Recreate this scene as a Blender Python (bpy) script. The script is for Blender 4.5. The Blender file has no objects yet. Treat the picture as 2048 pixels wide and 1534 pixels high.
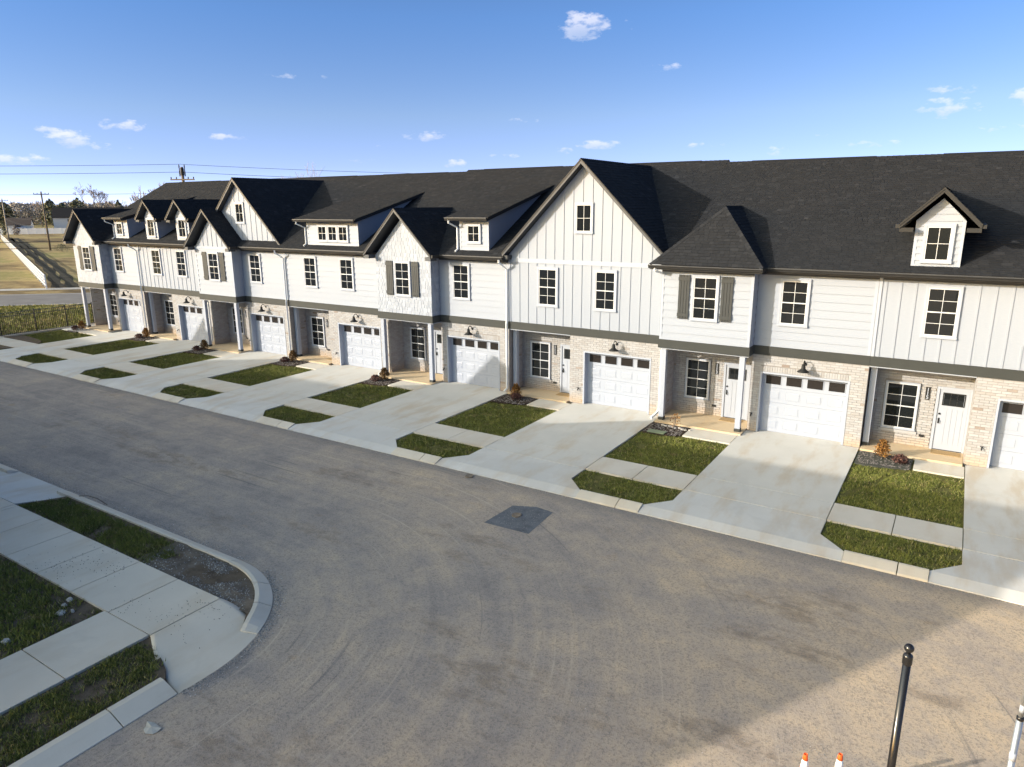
import bpy, math, random
import numpy as np
from mathutils import Vector, Matrix

random.seed(7)
rng = np.random.default_rng(7)
SC = bpy.context.scene
COL = SC.collection
PI = math.pi

# ------------------------------------------------------------------ camera
cam_d = bpy.data.cameras.new('camera')
cam = bpy.data.objects.new('camera', cam_d)
COL.objects.link(cam)
YAW, PITCH, ROLL, FPX = -0.567430286, 0.248812399, 0.00588715174, 1401.57
_f = Vector((math.sin(YAW) * math.cos(PITCH), math.cos(YAW) * math.cos(PITCH), -math.sin(PITCH)))
_r = Vector((math.cos(YAW), -math.sin(YAW), 0))
_d = _f.cross(_r)
_r2 = math.cos(ROLL) * _r + math.sin(ROLL) * _d
_d2 = -math.sin(ROLL) * _r + math.cos(ROLL) * _d
m = Matrix((_r2, -_d2, -_f)).transposed().to_4x4()
m.translation = (0, -24.6, 7.815)
cam.matrix_world = m
cam_d.sensor_fit = 'HORIZONTAL'
cam_d.sensor_width = 36.0
cam_d.lens = FPX / 2048 * 36.0
cam_d.clip_start = 0.1
cam_d.clip_end = 6000
SC.camera = cam

# ------------------------------------------------------------------ sky and sun
HAZE_DUST, HAZE_FILL = 1.4, 2.3
SUN_DIR = Vector((0.92, 1.0, -0.375)).normalized()      # the way the light travels
ELEV = math.asin(-SUN_DIR.z)
AZ = math.atan2(-SUN_DIR.x, -SUN_DIR.y)
world = bpy.data.worlds.new('World')
SC.world = world
world.use_nodes = True
wn, wl = world.node_tree.nodes, world.node_tree.links
for n in list(wn):
    wn.remove(n)
w_out = wn.new('ShaderNodeOutputWorld')
w_bg = wn.new('ShaderNodeBackground')
w_sky = wn.new('ShaderNodeTexSky')
w_sky.sky_type = 'NISHITA'
w_sky.sun_disc = False
w_sky.sun_elevation = ELEV
w_sky.sun_rotation = AZ % (2 * PI)
w_sky.altitude = 150
w_sky.air_density = 0.33
w_sky.dust_density = 0.0
w_sky.ozone_density = 3.0
w_bg.inputs['Strength'].default_value = 0.15
wl.new(w_bg.outputs[0], w_out.inputs[0])
# brightened hazy sky added towards the low sun to fill the shade; both blend smoothly
w_hz = wn.new('ShaderNodeTexSky')
w_hz.sky_type = 'NISHITA'
w_hz.sun_disc = False
w_hz.sun_elevation = ELEV
w_hz.sun_rotation = AZ % (2 * PI)
w_hz.altitude = 150
w_hz.air_density = 2.0
w_hz.dust_density = HAZE_DUST
w_hz.ozone_density = 1.0
_tc = wn.new('ShaderNodeTexCoord')
_dp = wn.new('ShaderNodeVectorMath')
_dp.operation = 'DOT_PRODUCT'
wl.new(_tc.outputs['Generated'], _dp.inputs[0])
_dp.inputs[1].default_value = tuple(-SUN_DIR)
_mr = wn.new('ShaderNodeMapRange')
_mr.interpolation_type = 'SMOOTHSTEP'
wl.new(_dp.outputs['Value'], _mr.inputs[0])
_mr.inputs[1].default_value = 0.38
_mr.inputs[2].default_value = 0.95
_mx = wn.new('ShaderNodeMix')
_mx.data_type = 'RGBA'
wl.new(_mr.outputs[0], _mx.inputs[0])
_sep = wn.new('ShaderNodeSeparateXYZ')
wl.new(_tc.outputs['Generated'], _sep.inputs[0])
_hr = wn.new('ShaderNodeValToRGB')
_e = _hr.color_ramp.elements
_e[0].position, _e[0].color = 0.0, (.94, .68, .69, 1)
_e[1].position, _e[1].color = 0.5, (.74, .82, .79, 1)
for _p, _c in ((.05, (.86, .61, .575)), (.115, (1.0, .76, .60)), (.23, (.82, .86, .82))):
    _q = _e.new(_p)
    _q.color = (*_c, 1)
wl.new(_sep.outputs[2], _hr.inputs[0])
_tint = wn.new('ShaderNodeVectorMath')
_tint.operation = 'MULTIPLY'
wl.new(w_sky.outputs[0], _tint.inputs[0])
wl.new(_hr.outputs[0], _tint.inputs[1])
_sc = wn.new('ShaderNodeVectorMath')
_sc.operation = 'SCALE'
_sc.inputs['Scale'].default_value = 1.18
wl.new(_tint.outputs[0], _sc.inputs[0])
wl.new(_sc.outputs[0], _mx.inputs[6])
_gain = wn.new('ShaderNodeVectorMath')
_gain.operation = 'SCALE'
wl.new(w_hz.outputs[0], _gain.inputs[0])
_gain.inputs['Scale'].default_value = HAZE_FILL
wl.new(_gain.outputs[0], _mx.inputs[7])
SKY_MIX_FROM = _mx.outputs[2]

sun_d = bpy.data.lights.new('sun', 'SUN')
sun_d.energy = 3.0
sun_d.angle = math.radians(0.4)
sun_d.color = (1.0, 0.92, 0.80)
sun = bpy.data.objects.new('sun', sun_d)
COL.objects.link(sun)
sun.rotation_euler = SUN_DIR.to_track_quat('-Z', 'Y').to_euler()
sun.location = (-60, -60, 60)

vs = SC.view_settings
vs.view_transform = 'Standard'
vs.look = 'None'
vs.exposure = 1.05
vs.gamma = 1.0
vs.use_curve_mapping = False


# ------------------------------------------------------------------ clouds of the sky (in world directions)
def wnode(t, **kw):
    n = wn.new(t)
    for k, v in kw.items():
        setattr(n, k, v)
    return n


def wmath(op, a, b=None, clamp=False):
    n = wnode('ShaderNodeMath', operation=op, use_clamp=clamp)
    for i, v in enumerate((a, b)):
        if v is None:
            continue
        if isinstance(v, (int, float)):
            n.inputs[i].default_value = v
        else:
            wl.new(v, n.inputs[i])
    return n.outputs[0]


def wvmath(op, a, b=None):
    n = wnode('ShaderNodeVectorMath', operation=op)
    for i, v in enumerate((a, b)):
        if v is None:
            continue
        if isinstance(v, tuple):
            n.inputs[i].default_value = v
        else:
            wl.new(v, n.inputs[i])
    return n


w_tc = wnode('ShaderNodeTexCoord')
w_dir = w_tc.outputs['Generated']
CLOUDS = [
    ((-.66, .745, .075), .05, .006, .55), ((-.55, .83, .065), .05, .005, .5), ((-.30, .95, .075), .05, .006, .5), ((-.10, .99, .07), .05, .007, .5),
    ((-.02, .992, .125), .06, .010, .45), ((.01, .99, .08), .05, .007, .5), ((-.80, .59, .085), .05, .006, .45), ((-.86, .50, .095), .04, .012, .7),
    ((-.90, .43, .088), .025, .007, .6), ((-.35, .92, .17), .05, .008, .35), ((-.52, .85, .11), .045, .006, .4), ((-.74, .66, .16), .05, .005, .3),  # direction, half width, half height, strength
    ((-.443, .869, .219), .045, .026, .95), ((-.892, .446, .077), .035, .016, .9), ((-.628, .773, .09), .042, .011, .75),
    ((-.437, .896, .079), .045, .010, .65), ((-.479, .875, .072), .030, .009, .5), ((-.697, .715, .061), .034, .007, .5),
    ((-.6, .798, .056), .026, .009, .65), ((-.037, .994, .106), .050, .017, .55), ((.042, .994, .112), .030, .020, .9),
    ((-.214, .975, .065), .036, .010, .5), ((-.166, .983, .085), .022, .010, .3), ((-.914, .402, .053), .05, .010, .5),
    ((-.394, .893, .219), .02, .010, .35), ((-.875, .478, .07), .04, .008, .5), ((-.95, .31, .10), .05, .02, .7), ((.10, .985, .14), .06, .02, .8)]
w_noise = wnode('ShaderNodeTexNoise')
w_noise.inputs['Scale'].default_value = 38
w_noise.inputs['Detail'].default_value = 7
w_noise.inputs['Roughness'].default_value = 0.62
w_map = wvmath('MULTIPLY', w_dir, (1.0, 1.0, 2.2))
wl.new(w_map.outputs[0], w_noise.inputs['Vector'])
mask = None
shade = None
for c, hw, hh, st in CLOUDS:
    cv = Vector(c).normalized()
    hw, hh = hw * .8, hh * .85
    tv = Vector((cv.y, -cv.x, 0)).normalized()
    uv = tv.cross(cv)
    if uv.z < 0:
        uv = -uv
    dv = wvmath('SUBTRACT', w_dir, tuple(cv))
    du = wmath('MULTIPLY', wvmath('DOT_PRODUCT', dv.outputs[0], tuple(tv)).outputs['Value'], 1 / hw)
    dz = wmath('MULTIPLY', wvmath('DOT_PRODUCT', dv.outputs[0], tuple(uv)).outputs['Value'], 1 / hh)
    r2 = wmath('ADD', wmath('MULTIPLY', du, du), wmath('MULTIPLY', dz, dz))
    a = wmath('SUBTRACT', 1.0, r2)
    facing = wmath('GREATER_THAN', wvmath('DOT_PRODUCT', w_dir, tuple(cv)).outputs['Value'], 0.5)
    a = wmath('MULTIPLY', wmath('MAXIMUM', a, 0.0), facing)
    a = wmath('MULTIPLY', a, st)
    s = wmath('MULTIPLY', a, dz)
    mask = a if mask is None else wmath('MAXIMUM', mask, a)
    shade = s if shade is None else wmath('ADD', shade, s)
nz = wmath('MULTIPLY', wmath('SUBTRACT', w_noise.outputs['Fac'], 0.5), 3.0)
cl = wmath('MULTIPLY', wmath('SUBTRACT', wmath('ADD', mask, nz), 0.36), 1.1)
cl = wmath('MULTIPLY', wmath('MINIMUM', wmath('MAXIMUM', cl, 0.0), 0.52), wmath('MINIMUM', wmath('MULTIPLY', mask, 6.0), 1.0))
cmix = wnode('ShaderNodeMix', data_type='RGBA')
cmix.inputs[6].default_value = (2.0, 2.35, 3.1, 1)
cmix.inputs[7].default_value = (4.6, 4.3, 4.3, 1)
sfac = wmath('ADD', wmath('MULTIPLY', shade, 1.1), 0.5, clamp=True)
wl.new(sfac, cmix.inputs[0])
cm2 = wnode('ShaderNodeMix', data_type='RGBA')
wl.new(cl, cm2.inputs[0])
wl.new(SKY_MIX_FROM, cm2.inputs[6])
wl.new(cmix.outputs[2], cm2.inputs[7])
wl.new(cm2.outputs[2], w_bg.inputs['Color'])


# ------------------------------------------------------------------ materials
class Mat:
    def __init__(self, name, rough=0.6, spec=0.3, metallic=0.0):
        self.m = bpy.data.materials.new(name)
        self.m.use_nodes = True
        self.n, self.l = self.m.node_tree.nodes, self.m.node_tree.links
        self.b = self.n['Principled BSDF']
        self.b.inputs['Roughness'].default_value = rough
        self.b.inputs['Specular IOR Level'].default_value = spec
        self.b.inputs['Metallic'].default_value = metallic
        g = self.n.new('ShaderNodeNewGeometry')
        self.P = g.outputs['Position']

    def math(self, op, a, b=None, clamp=False):
        n = self.n.new('ShaderNodeMath')
        n.operation = op
        n.use_clamp = clamp
        for i, v in enumerate((a, b)):
            if v is None:
                continue
            if isinstance(v, (int, float)):
                n.inputs[i].default_value = v
            else:
                self.l.new(v, n.inputs[i])
        return n.outputs[0]

    def noise(self, scale, detail=4, rough=0.6, stretch=None, vec=None, dist=0.0):
        t = self.n.new('ShaderNodeTexNoise')
        t.inputs['Scale'].default_value = scale
        t.inputs['Detail'].default_value = detail
        t.inputs['Roughness'].default_value = rough
        t.inputs['Distortion'].default_value = dist
        v = vec or self.P
        if stretch:
            mp = self.n.new('ShaderNodeVectorMath')
            mp.operation = 'MULTIPLY'
            self.l.new(v, mp.inputs[0])
            mp.inputs[1].default_value = stretch
            v = mp.outputs[0]
        self.l.new(v, t.inputs['Vector'])
        return t.outputs['Fac']

    def ramp(self, fac, stops):
        r = self.n.new('ShaderNodeValToRGB')
        els = r.color_ramp.elements
        while len(els) < len(stops):
            els.new(0.5)
        for e, (p, c) in zip(els, stops):
            e.position = p
            e.color = (*c, 1) if len(c) == 3 else c
        self.l.new(fac, r.inputs[0])
        return r.outputs[0]

    def step(self, fac, lo, hi):
        n = self.n.new('ShaderNodeMapRange')
        n.clamp = True
        n.interpolation_type = 'SMOOTHSTEP'
        self.l.new(fac, n.inputs[0])
        n.inputs[1].default_value = lo
        n.inputs[2].default_value = hi
        return n.outputs[0]

    def mix(self, fac, a, b, blend='MIX'):
        n = self.n.new('ShaderNodeMix')
        n.data_type = 'RGBA'
        n.blend_type = blend
        for i, v in ((0, fac), (6, a), (7, b)):
            if isinstance(v, (int, float)):
                n.inputs[i].default_value = v
            elif isinstance(v, tuple):
                n.inputs[i].default_value = (*v, 1)
            else:
                self.l.new(v, n.inputs[i])
        return n.outputs[2]

    def tone(self, src='attr'):
        if src == 'attr':
            a = self.n.new('ShaderNodeAttribute')
            a.attribute_name = 'tone'
            return a.outputs['Fac']
        o = self.n.new('ShaderNodeObjectInfo')
        return o.outputs['Random']

    def color(self, c):
        if isinstance(c, tuple):
            self.b.inputs['Base Color'].default_value = (*c, 1)
        else:
            self.l.new(c, self.b.inputs['Base Color'])
        return self

    def bump(self, h, strength=0.3, dist=0.01):
        n = self.n.new('ShaderNodeBump')
        n.inputs['Strength'].default_value = strength
        n.inputs['Distance'].default_value = dist
        self.l.new(h, n.inputs['Height'])
        self.l.new(n.outputs[0], self.b.inputs['Normal'])
        return self


def plain(name, c, rough=0.6, spec=0.3, metallic=0.0, var=0.06, scale=3.0):
    M = Mat(name, rough, spec, metallic)
    k = M.noise(scale, 5)
    lo = tuple(x * (1 - var) for x in c)
    hi = tuple(min(1, x * (1 + var)) for x in c)
    M.color(M.ramp(k, [(0.3, lo), (0.7, hi)]))
    return M.m


def brick_mat(src):
    M = Mat('painted brick ' + src, 0.85, 0.15)
    t = M.tone(src)
    c = M.ramp(t, [(0.0, (.21, .165, .14)), (0.010, (.30, .26, .235)), (0.022, (.31, .30, .297)), (0.45, (.345, .342, .347)), (0.8, (.372, .372, .38)), (1.0, (.315, .30, .29))])
    n = M.step(M.noise(9, 6, 0.7), 0.50, 0.68)
    c = M.mix(M.math('MULTIPLY', n, 0.3), c, (.34, .305, .28))
    # splashed clay near the ground: a stain of its own
    z = M.n.new('ShaderNodeSeparateXYZ')
    M.l.new(M.P, z.inputs[0])
    lowz = M.math('SUBTRACT', 1.0, M.step(M.math('ADD', z.outputs[2], M.math('MULTIPLY', M.noise(2.2), -0.5)), -0.22, 0.28))
    c = M.mix(M.math('MULTIPLY', lowz, 0.55), c, (.48, .345, .21))
    M.color(c).bump(M.noise(60, 3), 0.35, 0.004)
    return M.m


def shingle_mat(src):
    M = Mat('asphalt shingle ' + src, 0.95, 0.04)
    t = M.tone(src)
    if src == 'obj':
        t = M.math('ADD', M.math('MULTIPLY', t, 0.42), 0.28)
    c = M.ramp(t, [(0.0, (.0165, .018, .0212)), (0.5, (.0225, .0243, .0283)), (0.85, (.0295, .0315, .0362)), (1.0, (.039, .041, .0465))])
    g = M.noise(90, 2, 0.7)
    c = M.mix(M.math('MULTIPLY', M.step(g, 0.4, 0.75), 0.3), c, (.052, .053, .057))
    c = M.mix(M.math('MULTIPLY', M.step(M.noise(0.35, 3), 0.35, 0.7), 0.2), c, (.033, .0325, .034))
    M.color(c).bump(g, 0.4, 0.004)
    return M.m


def concrete_mat(name, base, stain=0.5, warm=(.42, .33, .22)):
    M = Mat(name, 0.85, 0.2)
    o = M.tone('obj')
    big = M.noise(0.7, 5, 0.6)
    fine = M.noise(38, 4, 0.7)
    c = M.ramp(big, [(0.25, tuple(x * 0.88 for x in base)), (0.75, tuple(x * 1.05 for x in base))])
    c = M.mix(M.math('MULTIPLY', o, 0.16), c, tuple(x * 1.12 for x in base))
    st = M.step(M.noise(0.6, 6, 0.62, (2.2, 0.6, 1)), 0.46, 0.68)
    c = M.mix(M.math('MULTIPLY', st, stain), c, warm)
    damp = M.step(M.noise(0.33, 5, 0.6, (1, 1, 1), None, 0.8), 0.56, 0.62)
    c = M.mix(M.math('MULTIPLY', damp, 0.22), c, tuple(x * 0.70 for x in base))
    bl = M.step(M.noise(5.0, 5, 0.7), 0.62, 0.8)
    c = M.mix(M.math('MULTIPLY', bl, 0.2), c, tuple(x * 0.74 for x in base))
    br = M.noise(14, 3, 0.6, (8, 0.4, 1))
    c = M.mix(M.math('MULTIPLY', M.step(br, 0.35, 0.7), 0.16), c, tuple(x * 0.88 for x in base))
    c = M.mix(M.math('MULTIPLY', M.step(fine, 0.35, 0.75), 0.2), c, tuple(x * 0.84 for x in base))
    M.color(c).bump(fine, 0.2, 0.004)
    return M.m


def road_mat():
    M = Mat('dusty asphalt', 0.9, 0.12)
    sx = M.n.new('ShaderNodeSeparateXYZ')
    M.l.new(M.P, sx.inputs[0])
    X, Y = sx.outputs[0], sx.outputs[1]
    # traffic coordinates: straight along the street, then swinging round the corner kerb into the side street
    dx = M.math('MAXIMUM', M.math('SUBTRACT', X, -13.2), 0.0)
    dy = M.math('MAXIMUM', M.math('SUBTRACT', Y, -18.5), 0.001)
    rho = M.math('SQRT', M.math('ADD', M.math('MULTIPLY', dx, dx), M.math('MULTIPLY', dy, dy)))
    ang = M.math('ARCTAN2', dx, dy)
    along = M.math('ADD', M.math('MINIMUM', X, -13.2), M.math('MULTIPLY', ang, 7.0))
    def vec(a, b, ka, kb):
        c = M.n.new('ShaderNodeCombineXYZ')
        M.l.new(M.math('MULTIPLY', a, ka), c.inputs[0])
        M.l.new(M.math('MULTIPLY', b, kb), c.inputs[1])
        return c.outputs[0]
    swing = M.noise(1.0, 6, 0.62, None, vec(rho, along, 1.5, 0.16), 0.35)
    fine_sw = M.noise(1.0, 4, 0.65, None, vec(rho, along, 5.5, 0.22), 0.25)
    lines = M.noise(1.0, 3, 0.5, None, vec(rho, along, 11.0, 0.13), 0.15)
    straight = M.noise(1.0, 6, 0.65, None, vec(X, Y, 0.28, 1.5), 0.5)
    big = M.noise(0.26, 6, 0.62, None, None, 0.4)
    med = M.noise(1.3, 8, 0.70, None, None, 0.6)
    grain = M.noise(24, 4, 0.8)
    grain2 = M.noise(80, 2, 0.8)
    onside = M.step(rho, 9.5, 13.0)
    sw = M.math('ADD', M.math('MULTIPLY', swing, M.math('SUBTRACT', 1.0, onside)), M.math('MULTIPLY', straight, onside))
    dust = M.math('ADD', M.math('MULTIPLY', big, 0.36), M.math('ADD', M.math('MULTIPLY', med, 0.38), M.math('MULTIPLY', sw, 0.26)))
    dust = M.math('ADD', dust, M.math('MULTIPLY', M.math('SUBTRACT', fine_sw, 0.5), 0.15))
    dust = M.math('ADD', dust, M.math('MULTIPLY', M.step(X, -9.0, 2.0), 0.11))  # east end paler tan: warm sunlight painted in on top of the dust
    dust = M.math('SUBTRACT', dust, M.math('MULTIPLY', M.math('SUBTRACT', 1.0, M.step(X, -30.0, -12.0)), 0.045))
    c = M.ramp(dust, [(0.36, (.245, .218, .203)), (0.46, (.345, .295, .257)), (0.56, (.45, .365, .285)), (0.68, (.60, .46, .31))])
    mud = M.math('MULTIPLY', M.step(M.noise(0.36, 8, 0.70, (0.6, 1.5, 1)), 0.53, 0.66), M.step(M.noise(2.6, 7, 0.72, (0.6, 1.3, 1)), 0.40, 0.58))
    c = M.mix(M.math('MULTIPLY', mud, 0.65), c, (.215, .165, .12))
    rust = M.step(M.noise(0.9, 5, 0.6, (1, 1.5, 1)), 0.64, 0.78)
    c = M.mix(M.math('MULTIPLY', rust, 0.5), c, (.40, .27, .15))
    tyre = M.math('MULTIPLY', M.step(lines, 0.60, 0.70), M.step(M.noise(0.3, 3), 0.48, 0.62))
    c = M.mix(M.math('MULTIPLY', tyre, 0.62), c, (.16, .15, .145))
    c = M.mix(M.math('MULTIPLY', M.step(grain, 0.49, 0.62), 0.55), c, (.135, .125, .118))
    c = M.mix(M.math('MULTIPLY', M.step(grain2, 0.53, 0.68), 0.5), c, (.60, .545, .47))
    gut = M.math('MULTIPLY', M.step(Y, -9.0, -8.35), 0.45)
    c = M.mix(gut, c, (.17, .165, .165))
    pale = M.math('MULTIPLY', M.math('SUBTRACT', 1.0, M.step(lines, 0.30, 0.40)), M.step(M.noise(0.24, 3), 0.42, 0.60))
    c = M.mix(M.math('MULTIPLY', pale, 0.40), c, (.60, .50, .385))
    M.color(c).bump(M.math('ADD', grain, M.math('MULTIPLY', grain2, 0.6)), 0.7, 0.014)
    return M.m


def grass_mat():
    M = Mat('grass blades', 0.75, 0.15)
    t = M.tone('attr')
    c = M.ramp(t, [(0.0, (.066, .078, .022)), (0.35, (.122, .142, .034)), (0.7, (.205, .22, .055)), (0.86, (.31, .29, .10)), (1.0, (.42, .34, .19))])
    k = M.step(M.noise(1.1, 5, 0.65), 0.38, 0.68)
    c = M.mix(M.math('MULTIPLY', k, 0.55), c, (.25, .255, .06))
    dry = M.step(M.noise(2.3, 6, 0.7, None, None, 0.5), 0.54, 0.68)
    c = M.mix(M.math('MULTIPLY', dry, 0.7), c, (.27, .205, .11))
    dk = M.step(M.noise(3.1, 5, 0.7), 0.56, 0.72)
    c = M.mix(M.math('MULTIPLY', dk, 0.35), c, (.06, .075, .022))
    M.color(c)
    return M.m


def soil_mat(name, a, b, spots):
    M = Mat(name, 0.95, 0.1)
    k = M.noise(3.5, 7, 0.7)
    c = M.ramp(k, [(0.3, a), (0.68, b)])
    f = M.noise(36, 4, 0.75)
    c = M.mix(M.math('MULTIPLY', M.step(f, 0.55, 0.72), 0.55), c, spots)
    M.color(c).bump(f, 0.8, 0.02)
    return M.m


def field_mat():
    M = Mat('winter field', 0.95, 0.08)
    big = M.noise(0.035, 7, 0.62, (0.9, 2.4, 1))  # stretched bands: field tones with tree shadows painted in
    med = M.noise(0.5, 6, 0.7)
    fine = M.noise(6, 4, 0.75)
    k = M.math('ADD', M.math('MULTIPLY', big, 0.75), M.math('MULTIPLY', med, 0.25))
    c = M.ramp(k, [(0.40, (.10, .075, .045)), (0.46, (.22, .165, .085)), (0.52, (.33, .26, .13)), (0.57, (.21, .195, .075)), (0.66, (.38, .31, .15))])
    c = M.mix(M.math('MULTIPLY', M.step(fine, 0.45, 0.7), 0.3), c, (.12, .095, .04))
    M.color(c).bump(fine, 0.6, 0.05)
    return M.m


def siding_mat():
    M = Mat('white fibre cement', 0.55, 0.25)
    g = M.noise(7, 5, 0.7, (1.0, 1.0, 6.0))
    o = M.tone('obj')
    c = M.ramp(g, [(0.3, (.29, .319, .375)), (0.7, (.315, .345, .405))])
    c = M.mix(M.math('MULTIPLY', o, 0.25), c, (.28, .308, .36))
    M.color(c).bump(g, 0.08, 0.004)
    return M.m


WHITE = siding_mat()
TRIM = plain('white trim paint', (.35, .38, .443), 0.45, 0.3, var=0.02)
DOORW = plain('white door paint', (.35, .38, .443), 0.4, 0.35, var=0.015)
BAND = plain('grey green fascia paint', (.040, .043, .041), 0.6, 0.25)
SHUT = plain('grey green shutter paint', (.044, .0475, .049), 0.55, 0.25, var=0.1)
DARK = plain('dark bronze metal', (.024, .0235, .024), 0.5, 0.3, var=0.12)
RAKE = plain('charcoal rake board', (.062, .067, .077), 0.5, 0.3)
SOFFIT = plain('charcoal soffit', (.055, .057, .06), 0.6, 0.25)
DOWN = plain('white downspout metal', (.74, .75, .76), 0.35, 0.45, var=0.03)
BLACK = plain('black powder coat', (.012, .012, .013), 0.22, 0.5, var=0.15)
MATTE = plain('matte black', (.018, .018, .018), 0.6, 0.25)
MORTAR = plain('brick mortar', (.26, .24, .225), 0.95, 0.1, var=0.15, scale=8)
MULLW = plain('white vinyl sash', (.56, .568, .585), 0.35, 0.4, var=0.015)
ROOFDECK = plain('shingle underlay', (.030, .029, .031), 0.95, 0.1, var=0.2, scale=8)
BRICK_A, BRICK_O = brick_mat('attr'), brick_mat('obj')
SHING_A, SHING_O = shingle_mat('attr'), shingle_mat('obj')
SHAKE_A = None
CONC = concrete_mat('broom finished concrete', (.595, .575, .53), 0.55, (.46, .345, .21))
CONC_APRON = concrete_mat('apron concrete', (.61, .595, .56), 0.5, (.48, .37, .24))
CONC_WALK = concrete_mat('walk concrete', (.62, .575, .50), 0.4, (.50, .38, .24))
CONC_OLD = concrete_mat('pavement concrete', (.68, .605, .495), 0.35, (.53, .40, .25))
KERBM = concrete_mat('kerb concrete', (.66, .595, .49), 0.3, (.50, .39, .25))
PORCH = concrete_mat('clay dusted porch concrete', (.60, .47, .31), 0.5, (.55, .38, .21))
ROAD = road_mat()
GRASS = grass_mat()
TURF = soil_mat('turf floor', (.085, .08, .03), (.14, .135, .045), (.22, .175, .09))
SOIL = soil_mat('bare soil', (.075, .055, .04), (.16, .125, .09), (.25, .22, .19))
DIRT = soil_mat('gravelly dirt', (.085, .07, .055), (.20, .165, .13), (.34, .31, .28))
MULCH = soil_mat('bark mulch', (.025, .017, .013), (.06, .042, .032), (.10, .075, .06))
MULCHG = soil_mat('faded mulch', (.05, .055, .045), (.10, .10, .085), (.16, .12, .11))
FIELD = field_mat()
FARROAD = plain('worn asphalt', (.17, .165, .165), 0.9, 0.15, var=0.15, scale=0.6)
STONE = plain('pale limestone', (.45, .42, .38), 0.9, 0.15, var=0.2, scale=12)
GLASS = Mat('window glass', 0.03, 0.55).color((.011, .013, .015)).m
GLASSD = Mat('garage glass', 0.2, 0.4).color((.022, .019, .018)).m


def tone_paint(name, stops, rough=0.8, spec=0.15, src='attr'):
    M = Mat(name, rough, spec)
    M.color(M.ramp(M.tone(src), stops))
    return M.m


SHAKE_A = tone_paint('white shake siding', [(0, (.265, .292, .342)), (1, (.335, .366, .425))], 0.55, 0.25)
GRAVEL = tone_paint('gravel stones', [(0, (.13, .13, .135)), (0.6, (.27, .265, .26)), (0.9, (.42, .40, .37)), (1, (.62, .6, .56))], 0.9)
BARK = plain('winter bark', (.115, .095, .08), 0.95, 0.1, var=0.25, scale=1.2)
TWIG = tone_paint('bare twigs', [(0, (.17, .15, .14)), (1, (.32, .285, .26))], 0.95, 0.05)
EVERG = tone_paint('dark evergreen needles', [(0, (.11, .115, .075)), (0.6, (.19, .19, .125)), (1, (.28, .265, .18))], 0.9, 0.1)  # lightened: distance haze is put into the colour
LEAF_O = tone_paint('russet leaves', [(0, (.12, .055, .02)), (0.5, (.26, .12, .035)), (1, (.40, .22, .06))], 0.7, 0.2)
LEAF_R = tone_paint('dark red leaves', [(0, (.045, .022, .02)), (0.6, (.10, .045, .04)), (1, (.19, .10, .075))], 0.7, 0.2)


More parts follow.
